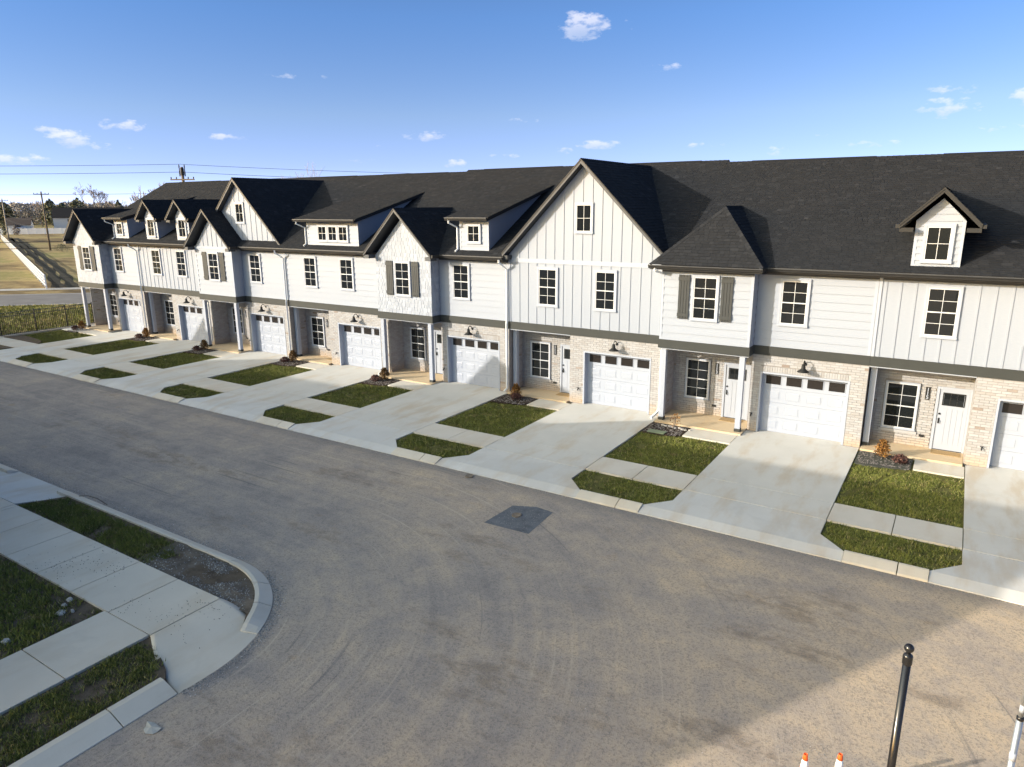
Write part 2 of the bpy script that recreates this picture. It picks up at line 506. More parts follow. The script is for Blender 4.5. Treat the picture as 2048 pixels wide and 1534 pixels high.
# ------------------------------------------------------------------ mesh helpers
class MB:
    def __init__(self):
        self.v, self.f, self.t = [], [], []

    def face(self, pts, tone=0.5):
        i = len(self.v)
        self.v.extend(tuple(map(float, p)) for p in pts)
        self.f.append(tuple(range(i, i + len(pts))))
        self.t.append(tone)

    def box(self, x0, x1, y0, y1, z0, z1, tone=0.5):
        i = len(self.v)
        self.v += [(x0, y0, z0), (x1, y0, z0), (x1, y1, z0), (x0, y1, z0), (x0, y0, z1), (x1, y0, z1), (x1, y1, z1), (x0, y1, z1)]
        for f in ((0, 3, 2, 1), (4, 5, 6, 7), (0, 1, 5, 4), (1, 2, 6, 5), (2, 3, 7, 6), (3, 0, 4, 7)):
            self.f.append(tuple(i + k for k in f))
            self.t.append(tone)
        return self

    def prism(self, poly, vec, tone=0.5):
        """closed solid: polygon (3-D points) swept by vec"""
        n = len(poly)
        i = len(self.v)
        p = [Vector(q) for q in poly]
        w = Vector(vec)
        nrm = (p[1] - p[0]).cross(p[2] - p[0])
        if nrm.dot(w) > 0:
            p.reverse()
        self.v += [tuple(q) for q in p] + [tuple(q + w) for q in p]
        self.f.append(tuple(range(i, i + n)))
        self.f.append(tuple(i + n + k for k in range(n - 1, -1, -1)))
        self.t += [tone, tone]
        for k in range(n):
            j = (k + 1) % n
            self.f.append((i + j, i + k, i + n + k, i + n + j))
            self.t.append(tone)
        return self

    def tube(self, pts, rad, n=8, tone=0.5, cap=True):
        if isinstance(rad, (int, float)):
            rad = [rad] * len(pts)
        pts = [Vector(p) for p in pts]
        base = len(self.v)
        prev = None
        for k, p in enumerate(pts):
            a = pts[min(k + 1, len(pts) - 1)] - pts[max(k - 1, 0)]
            a.normalize()
            ref = Vector((0, 0, 1)) if abs(a.z) < 0.9 else Vector((1, 0, 0))
            u = a.cross(ref).normalized() if prev is None else (prev - a * prev.dot(a)).normalized()
            prev = u
            w = a.cross(u)
            for s in range(n):
                ang = 2 * PI * s / n
                self.v.append(tuple(p + (u * math.cos(ang) + w * math.sin(ang)) * rad[k]))
        for k in range(len(pts) - 1):
            for s in range(n):
                s2 = (s + 1) % n
                self.f.append((base + k * n + s, base + k * n + s2, base + (k + 1) * n + s2, base + (k + 1) * n + s))
                self.t.append(tone)
        if cap:
            self.f.append(tuple(base + s for s in range(n - 1, -1, -1)))
            self.f.append(tuple(base + (len(pts) - 1) * n + s for s in range(n)))
            self.t += [tone, tone]
        return self

    def lathe(self, cx, cy, prof, n=20, tone=0.5):
        base = len(self.v)
        for r, z in prof:
            for s in range(n):
                a = 2 * PI * s / n
                self.v.append((cx + r * math.cos(a), cy + r * math.sin(a), z))
        for k in range(len(prof) - 1):
            for s in range(n):
                s2 = (s + 1) % n
                self.f.append((base + k * n + s, base + k * n + s2, base + (k + 1) * n + s2, base + (k + 1) * n + s))
                self.t.append(tone)
        self.f.append(tuple(base + s for s in range(n - 1, -1, -1)))
        self.f.append(tuple(base + (len(prof) - 1) * n + s for s in range(n)))
        self.t += [tone, tone]
        return self

    def mesh(self, name, mat, smooth=False):
        me = bpy.data.meshes.new(name)
        me.from_pydata(self.v, [], self.f)
        if len(set(self.t)) > 1:
            at = me.attributes.new('tone', 'FLOAT', 'FACE')
            at.data.foreach_set('value', np.array(self.t, dtype=np.float32))
        me.materials.append(mat)
        if smooth:
            me.polygons.foreach_set('use_smooth', [True] * len(me.polygons))
        me.update()
        return me

    def build(self, name, mat, parent=None, smooth=False, loc=None):
        return link(name, self.mesh(name, mat, smooth), parent, loc)


def link(name, me, parent=None, loc=None):
    o = bpy.data.objects.new(name, me)
    COL.objects.link(o)
    if parent is not None:
        o.parent = parent
    if loc is not None:
        o.location = loc
    return o


def arrays_mesh(name, verts, tris, tone, mat):
    me = bpy.data.meshes.new(name)
    nv, nf = len(verts), len(tris)
    k = tris.shape[1]
    me.vertices.add(nv)
    me.vertices.foreach_set('co', verts.astype(np.float32).ravel())
    me.loops.add(nf * k)
    me.loops.foreach_set('vertex_index', tris.astype(np.int32).ravel())
    me.polygons.add(nf)
    me.polygons.foreach_set('loop_start', np.arange(0, nf * k, k, dtype=np.int32))
    me.polygons.foreach_set('loop_total', np.full(nf, k, dtype=np.int32))
    me.update(calc_edges=True)
    at = me.attributes.new('tone', 'FLOAT', 'FACE')
    at.data.foreach_set('value', tone.astype(np.float32))
    me.materials.append(mat)
    return me


def tag(o, label=None, cat=None, group=None, kind=None):
    if label:
        o['label'] = label
    if cat:
        o['category'] = cat
    if group:
        o['group'] = group
    if kind:
        o['kind'] = kind
    return o


def thing(name, loc, label=None, cat=None, group=None, kind=None):
    o = bpy.data.objects.new(name, None)
    COL.objects.link(o)
    o.location = loc
    o.empty_display_size = 0.3
    return tag(o, label, cat, group, kind)


def smoothfield(x, y, s=1.0, seed=0):
    """cheap smooth noise in 0..1 on numpy arrays"""
    r = np.random.default_rng(100 + seed)
    v = np.zeros_like(x)
    tot = 0
    for k in range(10):
        a = r.uniform(0, 2 * PI)
        fq = s * (0.7 + 0.45 * k)
        amp = 1 / (1 + 0.35 * k)
        v += amp * np.sin(fq * (x * math.cos(a) + y * math.sin(a)) + r.uniform(0, 6.28))
        tot += amp
    return 0.5 + 0.9 * v / tot


def in_poly(x, y, poly):
    c = np.zeros(len(x), bool)
    n = len(poly)
    for i in range(n):
        x1, y1 = poly[i]
        x2, y2 = poly[(i + 1) % n]
        hit = ((y1 > y) != (y2 > y)) & (x < (x2 - x1) * (y - y1) / (y2 - y1 + 1e-12) + x1)
        c ^= hit
    return c


# ------------------------------------------------------------------ terrain, roads
g = MB()
g.face([(-2500, -2500, -0.32), (2500, -2500, -0.32), (2500, 2500, -0.32), (-2500, 2500, -0.32)])
tag(g.build('field', FIELD), 'wide brown and green winter field running out to the far trees', 'field', kind='structure')

g = MB()
g.face([(-64, -60, -0.15), (60, -60, -0.15), (60, -8.2, -0.15), (-64, -8.2, -0.15)])
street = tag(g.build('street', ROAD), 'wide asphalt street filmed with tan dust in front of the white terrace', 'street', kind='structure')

g = MB()      # distant public road beyond the iron fence
n0, n1 = Vector((-69.22, 2.38, -0.30)), Vector((-64.46, 6.59, -0.30))
dr = (n1 - n0).normalized()
pw = Vector((-dr.y, dr.x, 0))
a0, a1 = n0 - dr * 220, n0 + dr * 260
g.face([a0, a1, a1 + pw * 9.0, a0 + pw * 9.0])
tag(g.build('main_road', FARROAD), 'grey two lane main road beyond the black iron fence', 'road', kind='structure')
g = MB()
for k0, k1, o0, o1 in ((-220, 260, 0.35, 0.47), (-220, 260, 8.5, 8.62)):
    q0, q1 = n0 + dr * k0, n0 + dr * k1
    g.face([q0 + pw * o0 + Vector((0, 0, .004)), q1 + pw * o0 + Vector((0, 0, .004)), q1 + pw * o1 + Vector((0, 0, .004)), q0 + pw * o1 + Vector((0, 0, .004))])
tag(g.build('road_marking', plain('worn white line', (.5, .5, .48), 0.8)), 'worn white edge lines along the far main road', 'road marking', kind='structure')
g = MB()
q = n0 + pw * 12.5
for a, b in ((-12, 3.5),):
    g.face([q + dr * a, q + dr * b, q + dr * b + pw * 1.9, q + dr * a + pw * 1.9])
tag(g.build('gravel_track', plain('pale track', (.36, .35, .33), 0.95, var=0.15)), 'short pale track across the verge beside the end of the white rail fence', 'track', kind='structure')

# tree shadows painted as three dark wavy strips beside the rail fence
SHADE_STRIPS = [[(-232.77, 71.64), (-183.41, 52.27), (-139.95, 35.42)], [(-224.51, 68.62), (-199.58, 59.42), (-178.05, 51.52), (-140.97, 36.91), (-118.29, 27.94), (-103.48, 22.32), (-90.5, 16.71), (-80.78, 12.59)], [(-226.98, 70.84), (-186.17, 55.67), (-161.86, 46.25), (-141.2, 38.28), (-116.63, 28.84), (-102.12, 23.06), (-89.05, 17.52), (-79.4, 13.37)]]
for k, pts in enumerate(SHADE_STRIPS):
    g = MB()
    P_ = [Vector((x, y, -.311)) for x, y in pts]
    fine = []
    for q in range(len(P_) - 1):
        for t in range(8):
            fine.append(P_[q].lerp(P_[q + 1], t / 8))
    fine.append(P_[-1])
    for _ in range(6):
        fine = [fine[0]] + [(fine[q - 1] + fine[q] * 2 + fine[q + 1]) / 4 for q in range(1, len(fine) - 1)] + [fine[-1]]
    side = []
    for q, c_ in enumerate(fine):
        d_ = (fine[min(q + 1, len(fine) - 1)] - fine[max(q - 1, 0)]).normalized()
        n_ = Vector((-d_.y, d_.x, 0))
        w_ = .55 * (1 + .25 * math.sin(q * .8 + k))
        side.append((c_ - n_ * w_, c_ + n_ * w_))
    for q in range(len(side) - 1):
        g.face([side[q][0], side[q + 1][0], side[q + 1][1], side[q][1]])
    if g.v and (Vector(g.v[1]) - Vector(g.v[0])).cross(Vector(g.v[2]) - Vector(g.v[0])).z < 0:
        g.f = [f[::-1] for f in g.f]
    tag(g.build('rut', plain('wet rut soil', (.06, .055, .042), .95, .05, var=.3, scale=.6)), ['short dark rut nearest the white rail fence', 'middle dark rut curving down the field by the rail fence', 'dark rut farthest from the white rail fence'][k], 'rut', 'ruts beside the rail fence', 'structure')

# block of soil under the terrace gardens and under the opposite corner
g = MB()
g.box(-51.5, 60, -7.93, 14, -0.31, -0.055)
tag(g.build('garden_soil', TURF), 'dark green brown soil under the front lawns of the terrace', 'soil', kind='structure')

U0 = [-49.35, -42.85, -36.2, -29.5, -22.65, -15.8, -8.95, -2.1, 4.74]
NUM = ['101', '103', '105', '107', '109', '111', '113', '115']
KIND = ['A', 'B'] * 4
LAWN_W = [3.65, 3.25, 3.15, 3.1, 3.05, 3.1, 3.1, 2.95]
WHICH = {
    '101': 'the fence end house',
    '103': 'the two dormer house',
    '105': 'the double gabled house',
    '107': 'the wide dormer house',
    '109': 'the shake bay house',
    '111': 'the big gable house 111',
    '113': 'the hip roofed house 113',
    '115': 'house 115',
}


def slab(mb, poly, z0=-0.30, z1=0.0, zs=None):
    top = [(x, y, (zs(x, y) if zs else z1)) for x, y in poly]
    bot = [(x, y, z0) for x, y in poly]
    n = len(poly)
    area = sum(poly[i][0] * poly[(i + 1) % n][1] - poly[(i + 1) % n][0] * poly[i][1] for i in range(n))
    if area < 0:
        top.reverse()
        bot.reverse()
    i = len(mb.v)
    mb.v += top + bot
    mb.f.append(tuple(range(i, i + n)))
    mb.t.append(0.5)
    for k in range(n):
        j = (k + 1) % n
        mb.f.append((i + j, i + k, i + n + k, i + n + j))
        mb.t.append(0.5)
    return mb


def inset(poly, d):
    """shrink a convex polygon a little: leaves the joints open"""
    cx = sum(p[0] for p in poly) / len(poly)
    cy = sum(p[1] for p in poly) / len(poly)
    out = []
    for x, y in poly:
        vx, vy = cx - x, cy - y
        out.append((x + math.copysign(min(d, abs(vx)), vx), y + math.copysign(min(d, abs(vy)), vy)))
    return out


J = 0.011
walk = thing('pavement', (0, 0, 0), 'long concrete pavement between the front lawns and the kerb strip of the terrace', 'pavement', kind='structure')
kerb = thing('kerb', (0, 0, 0), 'sloping concrete kerb between the tree lawns and the street by the terrace', 'kerb', kind='structure')
YS0, YS1, YTL = -6.42, -5.17, -7.93
for i in range(8):
    u, v, lw = U0[i], U0[i + 1], LAWN_W[i]
    d0 = u + lw
    for poly in ([(u, YS0), (u + lw / 2, YS0), (u + lw / 2, YS1), (u, YS1)], [(u + lw / 2, YS0), (d0, YS0), (d0, YS1), (u + lw / 2, YS1)], [(d0, YS0), (v, YS0), (v, YS1), (d0, YS1)]):
        slab(MB(), inset(poly, J)).build('slab', CONC_WALK if poly[0][0] < d0 - .1 else CONC, walk)
    drv = thing('driveway', (0, 0, 0), 'concrete driveway with a flared apron before the garage of ' + WHICH[NUM[i]], 'driveway', 'driveways of the terrace', 'structure')
    slab(MB(), inset([(d0, YS1), (v, YS1), (v, -0.02), (d0, -0.02)], J)).build('slab', CONC, drv)
    apr = [(d0, YS0), (d0, -7.30), (d0 - .6, -7.93), (d0 - .6, -8.29), (v + .62, -8.29), (v + .62, -7.95), (v, -7.33), (v, YS0)]
    zf = lambda x, y: -0.006 if y > -7.5 else (-0.03 if y > -8.1 else -0.125)
    ap = MB()
    # apron: flat part, then the fall to the gutter, with flared wings
    n_ = len(apr)
    top = [(x, y, zf(x, y)) for x, y in apr]
    ip = len(ap.v)
    ap.v += top + [(x, y, -0.3) for x, y in apr]
    ap.f += [(ip + 0, ip + 1, ip + 6, ip + 7), (ip + 1, ip + 2, ip + 5, ip + 6), (ip + 2, ip + 3, ip + 4, ip + 5)]
    ap.t += [.5, .5, .5]
    for k in range(n_):
        j = (k + 1) % n_
        ap.f.append((ip + j, ip + k, ip + n_ + k, ip + n_ + j))
        ap.t.append(.5)
    ap.build('apron', CONC_APRON, drv)
    # kerb pieces in front of the tree lawn
    k0, k1, k2 = u + .63, u + .63 + (lw - 1.22) * 0.64, d0 - .61
    for a, b in ((k0, k1 - .012), (k1 + .012, k2)):
        kb = MB()
        prof = [(-7.93, 0.0), (-8.0, -0.004), (-8.27, -0.10), (-8.29, -0.125), (-8.29, -0.30), (-7.93, -0.30)]
        kb.prism([(a, y, z) for y, z in prof], (b - a, 0, 0))
        kb.build('kerb_stone', KERBM, kerb)
    # front walk from the driveway to the porch
    wy1, wy0 = (-0.78, -1.78) if KIND[i] == 'A' else (-0.24, -1.24)
    wx0 = u + (1.45 if KIND[i] == 'A' else 1.62)
    pth = slab(MB(), [(wx0, wy0), (d0 - .012, wy0), (d0 - .012, wy1), (wx0, wy1)], -.3, -0.004).build('garden_path', CONC_WALK)
    tag(pth, 'short concrete path from driveway to porch of ' + WHICH[NUM[i]], 'path', 'front paths of the terrace', 'structure')

# far left end of the pavement
slab(MB(), inset([(-56, YS0), (U0[0], YS0), (U0[0], YS1), (-56, YS1)], J)).build('slab', CONC_WALK, walk)
g = MB()
slab(g, [(-64, -8.29), (U0[0] + .62, -8.29), (U0[0] + .62, -7.95), (U0[0], -7.33), (U0[0] - .1, YS0), (-51, YS0), (-64, -7.3)], -.3, -.02)
tag(g.build('apron', CONC_APRON), 'pale concrete corner apron past the end house', 'apron', kind='structure')

# ------------------------------------------------------------------ opposite corner: pavement, kerb, ramp
CX, CY, CR = -13.2, -18.5, 2.95
g = MB()
poly = [(-60, -15.86), (-25.3, -15.86), (-24.86, -16.9), (-21.03, -16.9), (-20.45, -15.86), (CX, -15.86)] + [(CX + (CR - .34) * math.cos(a), CY + (CR - .34) * math.sin(a)) for a in np.linspace(PI / 2, math.radians(28), 10)] + [(-11.3, -16.86), (-12.0, -16.93), (-12.0, -18.44), (-10.9, -18.86), (-10.68, -19.02), (-10.68, -60), (-60, -60)]
slab(g, poly, -.31, -0.05)
tag(g.build('corner_soil', SOIL), 'dark bare soil of the corner plot across the street', 'soil', kind='structure')

cpav = thing('pavement', (0, 0, 0), 'concrete pavement of square slabs meeting at the kerb ramp on the corner', 'pavement', kind='structure')
xs = [-12.04 - 1.46 * k for k in range(7)] + [-20.98, -23.0, -24.9, -27, -29.1, -31.2, -33.3, -35.4]
for a, b in zip(xs[1:], xs[:-1]):
    slab(MB(), inset([(a, -18.46), (b, -18.46), (b, -16.94), (a, -16.94)], J)).build('slab', CONC_OLD, cpav)
ys = [-18.46 - 1.5 * k for k in range(9)]
for a, b in zip(ys[1:], ys[:-1]):
    slab(MB(), inset([(-13.62, a), (-12.06, a), (-12.06, b), (-13.62, b)], J)).build('slab', CONC_OLD, cpav)
arc = lambda t, r=CR: (CX + r * math.cos(t), CY + r * math.sin(t))
rp = MB()
NS, NT = 16, 9
for q in range(NS + 1):
    sv = q / NS
    ix, iy = -12.03, -16.94 - 1.52 * sv
    an = math.radians(27.5 - 38 * sv)
    ox, oy = arc(an, CR - .005)
    if sv > .72:
        k = (sv - .72) / .28
        ox, oy = ox * (1 - k) + -10.26 * k, oy * (1 - k) + -19.05 * k
    for t in range(NT + 1):
        tv = t / NT
        bow = .10 * math.sin(PI * tv) * (1 - 2 * sv)
        zz2 = -.135 * (tv * tv * (3 - 2 * tv)) if tv < 1 else -.15
        rp.v.append((ix + (ox - ix) * tv, iy + (oy - iy) * tv + bow, zz2))
for q in range(NS):
    for t in range(NT):
        a = q * (NT + 1) + t
        rp.f.append((a, a + NT + 1, a + NT + 2, a + 1))
        rp.t.append(.5)
for q, sgn in ((0, 1), (NS, -1)):      # side skirts
    i0 = len(rp.v)
    for t in range(NT + 1):
        x, y, z = rp.v[q * (NT + 1) + t]
        rp.v.append((x, y, -.3))
    for t in range(NT):
        f = (q * (NT + 1) + t, q * (NT + 1) + t + 1, i0 + t + 1, i0 + t)
        rp.f.append(f if sgn > 0 else f[::-1])
        rp.t.append(.5)
rp.build('ramp', CONC_OLD, cpav, True)

ckerb = thing('kerb', (0, 0, 0), 'curved concrete kerb sweeping round the opposite corner', 'kerb', kind='structure')


def kerb_piece(front, inner, hi=0.0, fall=None):
    """front and inner: matching lists of points along the road edge and along the back"""
    mb = MB()
    n = len(front)
    rows = []
    for k in range(n):
        fx, fy = front[k]
        bx, by = inner[k]
        mx, my = fx * .82 + bx * .18, fy * .82 + by * .18
        qx, qy = fx * .25 + bx * .75, fy * .25 + by * .75
        sc_ = fall[k] if fall else 1.0
        zz_k = lambda z: -.138 + (z + .138) * sc_
        rows.append([(fx, fy, -.3), (fx, fy, zz_k(-.13)), (mx, my, zz_k(-.10)), (qx, qy, zz_k(hi - .004)), (bx, by, zz_k(hi)), (bx, by, -.3)])
    for r in rows:
        mb.v += r
    for k in range(n - 1):
        for s in range(5):
            a = k * 6 + s
            mb.f.append((a, a + 1, a + 7, a + 6))
            mb.t.append(.5)
    mb.f.append((5, 4, 3, 2, 1, 0))
    mb.f.append(tuple((n - 1) * 6 + s for s in range(6)))
    mb.t += [.5, .5]
    return mb


KW = 0.32
for a in np.arange(-60, CX - 1.2, 3.0):
    if -25.0 < a + 1.5 < -21.0:
        continue
    b = min(a + 2.985, CX - .02)
    if b - a < .4:
        continue
    y0 = -15.55
    kerb_piece([(a, y0), (b, y0)], [(a, y0 - KW), (b, y0 - KW)]).build('kerb_stone', KERBM, ckerb)
for t0, t1 in ((90, 62.5), (62, 44.3), (43.8, 25.5)):
    ts = [math.radians(t) for t in np.linspace(t0, t1, 6)]
    kerb_piece([arc(t) for t in ts], [arc(t, CR - .34) for t in ts], 0.0, [1, 1, 1, 1, .8, .3] if t1 == 25.5 else None).build('kerb_stone', KERBM, ckerb)
for a, b in ((-19.07, -19.98), (-20.0, -22.9), (-22.92, -25.9), (-25.92, -29)):
    kerb_piece([(-10.26, a), (-10.26, b)], [(-10.72, a), (-10.72, b)]).build('kerb_stone', KERBM, ckerb)
# driveway on the opposite side
g = MB()
slab(g, [(-21.05, -16.93), (-24.85, -16.93), (-25.4, -15.56), (-20.35, -15.56)], -.3, zs=lambda x, y: -0.006 if y < -16 else -.13)
odrv = tag(g.build('driveway', CONC_APRON), 'concrete driveway apron crossing the pavement on the opposite side', 'driveway', kind='structure')

# bumpy bare dirt behind the corner kerb
xx = np.linspace(-15.2, -10.5, 48)
yy = np.linspace(-16.97, -15.6, 22)
gx, gy = np.meshgrid(xx, yy)
zz = -0.055 + 0.085 * (smoothfield(gx, gy, 2.2, 3) - 0.3) + 0.03 * smoothfield(gx, gy, 9, 4)
edge = np.minimum(1, np.maximum(0, (gy + 16.97) / .35))
zz = -0.05 + (zz + 0.05) * edge
rr = np.hypot(gx - CX, gy - CY)
ok = ((gx < CX) & (gy < -15.9)) | (rr < CR - .40)
g = MB()
idx = {}
for j in range(len(yy)):
    for i in range(len(xx)):
        idx[(i, j)] = len(g.v)
        g.v.append((xx[i], yy[j], float(zz[j, i])))
for j in range(len(yy) - 1):
    for i in range(len(xx) - 1):
        if ok[j, i] or ok[j + 1, i + 1]:
            g.f.append((idx[(i, j)], idx[(i + 1, j)], idx[(i + 1, j + 1)], idx[(i, j + 1)]))
            g.t.append(.5)
tag(g.build('dirt', DIRT, smooth=True), 'churned bare dirt heap inside the curve of the corner kerb', 'dirt', kind='structure')


# ------------------------------------------------------------------ grass
def grass_patch(poly, z, dens, h, w, label, bare=0.25, seed=0, dry=0.12, group=None):
    r = np.random.default_rng(900 + seed)
    px = [p[0] for p in poly]
    py = [p[1] for p in poly]
    x0, x1, y0, y1 = min(px), max(px), min(py), max(py)
    n = int((x1 - x0) * (y1 - y0) * dens)
    x = r.uniform(x0, x1, n)
    y = r.uniform(y0, y1, n)
    f = smoothfield(x, y, 2.3, seed)
    f2 = smoothfield(x, y, 7.0, seed + 50)
    jit = r.normal(0, .028, (2, n))
    edge_d = np.full(n, 9.0)
    for k in range(len(poly)):
        (ax, ay), (bx, by) = poly[k], poly[(k + 1) % len(poly)]
        L = math.hypot(bx - ax, by - ay)
        edge_d = np.minimum(edge_d, np.abs((bx - ax) * (y - ay) - (by - ay) * (x - ax)) / L)
    f3 = smoothfield(x, y, 11.0, seed + 90)
    keep = in_poly(x + jit[0], y + jit[1], poly) & (r.random(n) < np.clip((0.6 * f + 0.4 * f2 - bare + .22) * 3.2, 0.05, 1)) & ((edge_d > .04 + .14 * f3) | (r.random(n) < np.clip(f3 * 1.8 - .5, .06, 1)))
    x, y, f, f2 = x[keep], y[keep], f[keep], f2[keep]
    n = len(x)
    ang = r.uniform(0, 2 * PI, n)
    hh = h * r.uniform(.5, 1.25, n) * (0.65 + 0.6 * f2)
    ww = w * r.uniform(.6, 1.3, n)
    la = r.uniform(0, 2 * PI, n)
    le = hh * r.uniform(.2, 1.1, n)
    V = np.empty((n, 3, 3))
    V[:, 0] = np.stack([x - np.cos(ang) * ww, y - np.sin(ang) * ww, np.full(n, z)], 1)
    V[:, 1] = np.stack([x + np.cos(ang) * ww, y + np.sin(ang) * ww, np.full(n, z)], 1)
    V[:, 2] = np.stack([x + np.cos(la) * le, y + np.sin(la) * le, z + hh], 1)
    tone = np.clip(r.normal(.38, .17, n) + 0.35 * (f - .5), 0, .84)
    d = r.random(n) < dry * (1.6 - 1.2 * f)
    tone[d] = r.uniform(.8, 1, d.sum())
    me = arrays_mesh('grass', V.reshape(-1, 3), np.arange(3 * n).reshape(n, 3), tone, GRASS)
    return tag(link('grass', me), label, 'grass', group, 'stuff')


for i in range(8):
    u, lw = U0[i], LAWN_W[i]
    d0 = u + lw
    top = -1.80 if KIND[i] == 'A' else -1.27
    den = 1000 + 100 * i
    wd = 0.017 - 0.0008 * i
    if i == 0:
        poly = [(u - .55, -4.35), (u - .35, -1.9), (u + 1.5, -1.85), (u + 3.0, -1.8), (d0, -2.3), (d0, YS1 + .02)]
    else:
        poly = [(u + .01, YS1 + .01), (d0 - .01, YS1 + .01), (d0 - .01, top - .02), (u + 1.45, top - .02), (u + 1.35, top - .25), (u + .02, top - .35)]
    grass_patch(poly, -0.055, den, .066, wd, 'front lawn beside the driveway of ' + WHICH[NUM[i]], .33, i, group='front lawns of the terrace')
    if i > 0:
        grass_patch([(u + .02, YS0 - .02), (u + .02, -7.32), (u + .62, -7.91), (d0 - .62, -7.91), (d0 - .02, -7.3), (d0 - .02, YS0 - .02)], -0.055, den, .066, wd,
                    'kerbside strip of grass with cut corners in front of ' + WHICH[NUM[i]], .34 if i < 6 else .42, 20 + i, group='kerbside grass strips')
    else:
        g = MB()
        slab(g, [(u + .4, YS0 - .02), (u + .4, -7.2), (u + 1.0, -7.7), (d0 - .9, -7.6), (d0 - .1, YS0 - .02)], -.04, -.012)
        tag(g.build('dirt', SOIL), 'bare brown dirt patch on the kerb strip of the end house', 'dirt', kind='structure')

grass_patch([(-20.95, -16.92), (-20.25, -15.93), (-15.2, -15.93), (-14.5, -16.3), (-14.85, -16.92)], -0.045, 3000, .07, .010, 'dark grass strip between pavement and kerb on the opposite side', .26, 41, .08)
grass_patch([(-13.64, -18.48), (-30, -18.48), (-30, -21.5), (-13.64, -21.5)], -0.05, 1900, .085, .011, 'patchy grass plot in the angle of the two corner pavements', .40, 42, .12)
grass_patch([(-12.03, -18.62), (-11.2, -18.72), (-10.75, -19.2), (-10.75, -23), (-12.03, -23)], -0.045, 4200, .07, .008, 'worn grass strip between the side pavement and the kerb below the ramp', .36, 43, .14)
grass_patch([(-40, -16.92), (-25.0, -16.92), (-25.4, -15.93), (-40, -15.93)], -0.045, 900, .08, .014, 'grass strip beyond the opposite driveway', .22, 44, .08)

# rough turf verge between iron fence and main road
r = np.random.default_rng(5)
n = 60000
x = r.uniform(-78, -49.9, n)
y = r.uniform(-14, 16, n)
dd = (x - n0.x) * pw.x + (y - n0.y) * pw.y
keep = (dd < -0.2) & (x < -50.4 + 0.0 * y)
x, y = x[keep], y[keep]
n = len(x)
f = smoothfield(x, y, .7, 70)
ang = r.uniform(0, 2 * PI, n)
hh = r.uniform(.06, .2, n)
ww = r.uniform(.02, .05, n)
V = np.empty((n, 3, 3))
V[:, 0] = np.stack([x - np.cos(ang) * ww, y - np.sin(ang) * ww, np.full(n, -.32)], 1)
V[:, 1] = np.stack([x + np.cos(ang) * ww, y + np.sin(ang) * ww, np.full(n, -.32)], 1)
V[:, 2] = np.stack([x + r.normal(0, .07, n), y + r.normal(0, .07, n), -.32 + hh], 1)
tone = np.clip(.62 + .9 * (f - .5) + r.normal(0, .2, n), 0, 1)
me = arrays_mesh('rough_grass', V.reshape(-1, 3), np.arange(3 * n).reshape(n, 3), tone, GRASS)
tag(link('rough_grass', me), 'rough mottled verge grass between the iron fence and the main road', 'grass', kind='stuff')


# ------------------------------------------------------------------ townhouses
def subtract(iv, holes):
    out = [iv]
    for a, b in holes:
        nx = []
        for p, q in out:
            if b <= p or a >= q:
                nx.append((p, q))
            else:
                if a > p:
                    nx.append((p, a))
                if b < q:
                    nx.append((b, q))
        out = nx
    return out


BL, BH, GAP, PROUD = 0.254, 0.0835, 0.010, 0.010
brick_mesh = MB().box(0, BL - GAP, -PROUD, 0.02, 0, BH - GAP).mesh('brick', BRICK_O)


class Bricks:
    """brick coursework of one house: full bricks may become objects, the rest is joined"""
    def __init__(self, parent, keep=0):
        self.mb, self.parent, self.keep, self.n = MB(), parent, keep, 0

    def wall_x(self, x0, x1, y, z0, z1, holes=(), single=False):
        """wall facing -y; holes as (x0,x1,z0,z1)"""
        row = 0
        z = z0
        while z < z1 - .02:
            zt = min(z + BH, z1)
            hs = [(h[0], h[1]) for h in holes if h[2] < (z + zt) / 2 < h[3]]
            off = (row % 2) * BL / 2
            k = math.floor((x0 - off) / BL)
            while off + k * BL < x1:
                a, b = max(x0, off + k * BL), min(x1, off + (k + 1) * BL)
                for p, q in subtract((a, b), hs):
                    if q - p < .03:
                        continue
                    if single and self.n < self.keep and q - p > BL - .001 and zt - z > BH - .001:
                        link('brick', brick_mesh, self.parent, (p + GAP / 2, y, z + GAP / 2))
                        self.n += 1
                    else:
                        pr = PROUD + random.uniform(-.003, .003)
                        self.mb.box(p + GAP / 2, q - GAP / 2, y - pr, y + .02, z + GAP / 2, zt - GAP / 2, random.random())
                k += 1
            z += BH
            row += 1

    def wall_y(self, x, y0, y1, z0, z1, sgn=1):
        """wall facing +x (sgn 1) or -x"""
        row = 0
        z = z0
        while z < z1 - .02:
            zt = min(z + BH, z1)
            off = (row % 2) * BL / 2
            k = math.floor((y0 - off) / BL)
            while off + k * BL < y1:
                a, b = max(y0, off + k * BL), min(y1, off + (k + 1) * BL)
                if b - a > .03:
                    lo, hi = (x - .02, x + PROUD) if sgn > 0 else (x - PROUD, x + .02)
                    self.mb.box(lo, hi, a + GAP / 2, b - GAP / 2, z + GAP / 2, zt - GAP / 2, random.random())
                k += 1
            z += BH
            row += 1

    def soldier(self, x0, x1, y, z0, z1):
        w = 0.0835
        n = int(round((x1 - x0) / w))
        w = (x1 - x0) / n
        for k in range(n):
            self.mb.box(x0 + k * w + GAP / 2, x0 + (k + 1) * w - GAP / 2, y - PROUD - .004, y + .02, z0 + GAP / 2, z1 - GAP / 2, random.random())

    def done(self):
        o = self.mb.build('brickwork', BRICK_A, self.parent)
        o['kind'] = 'stuff'


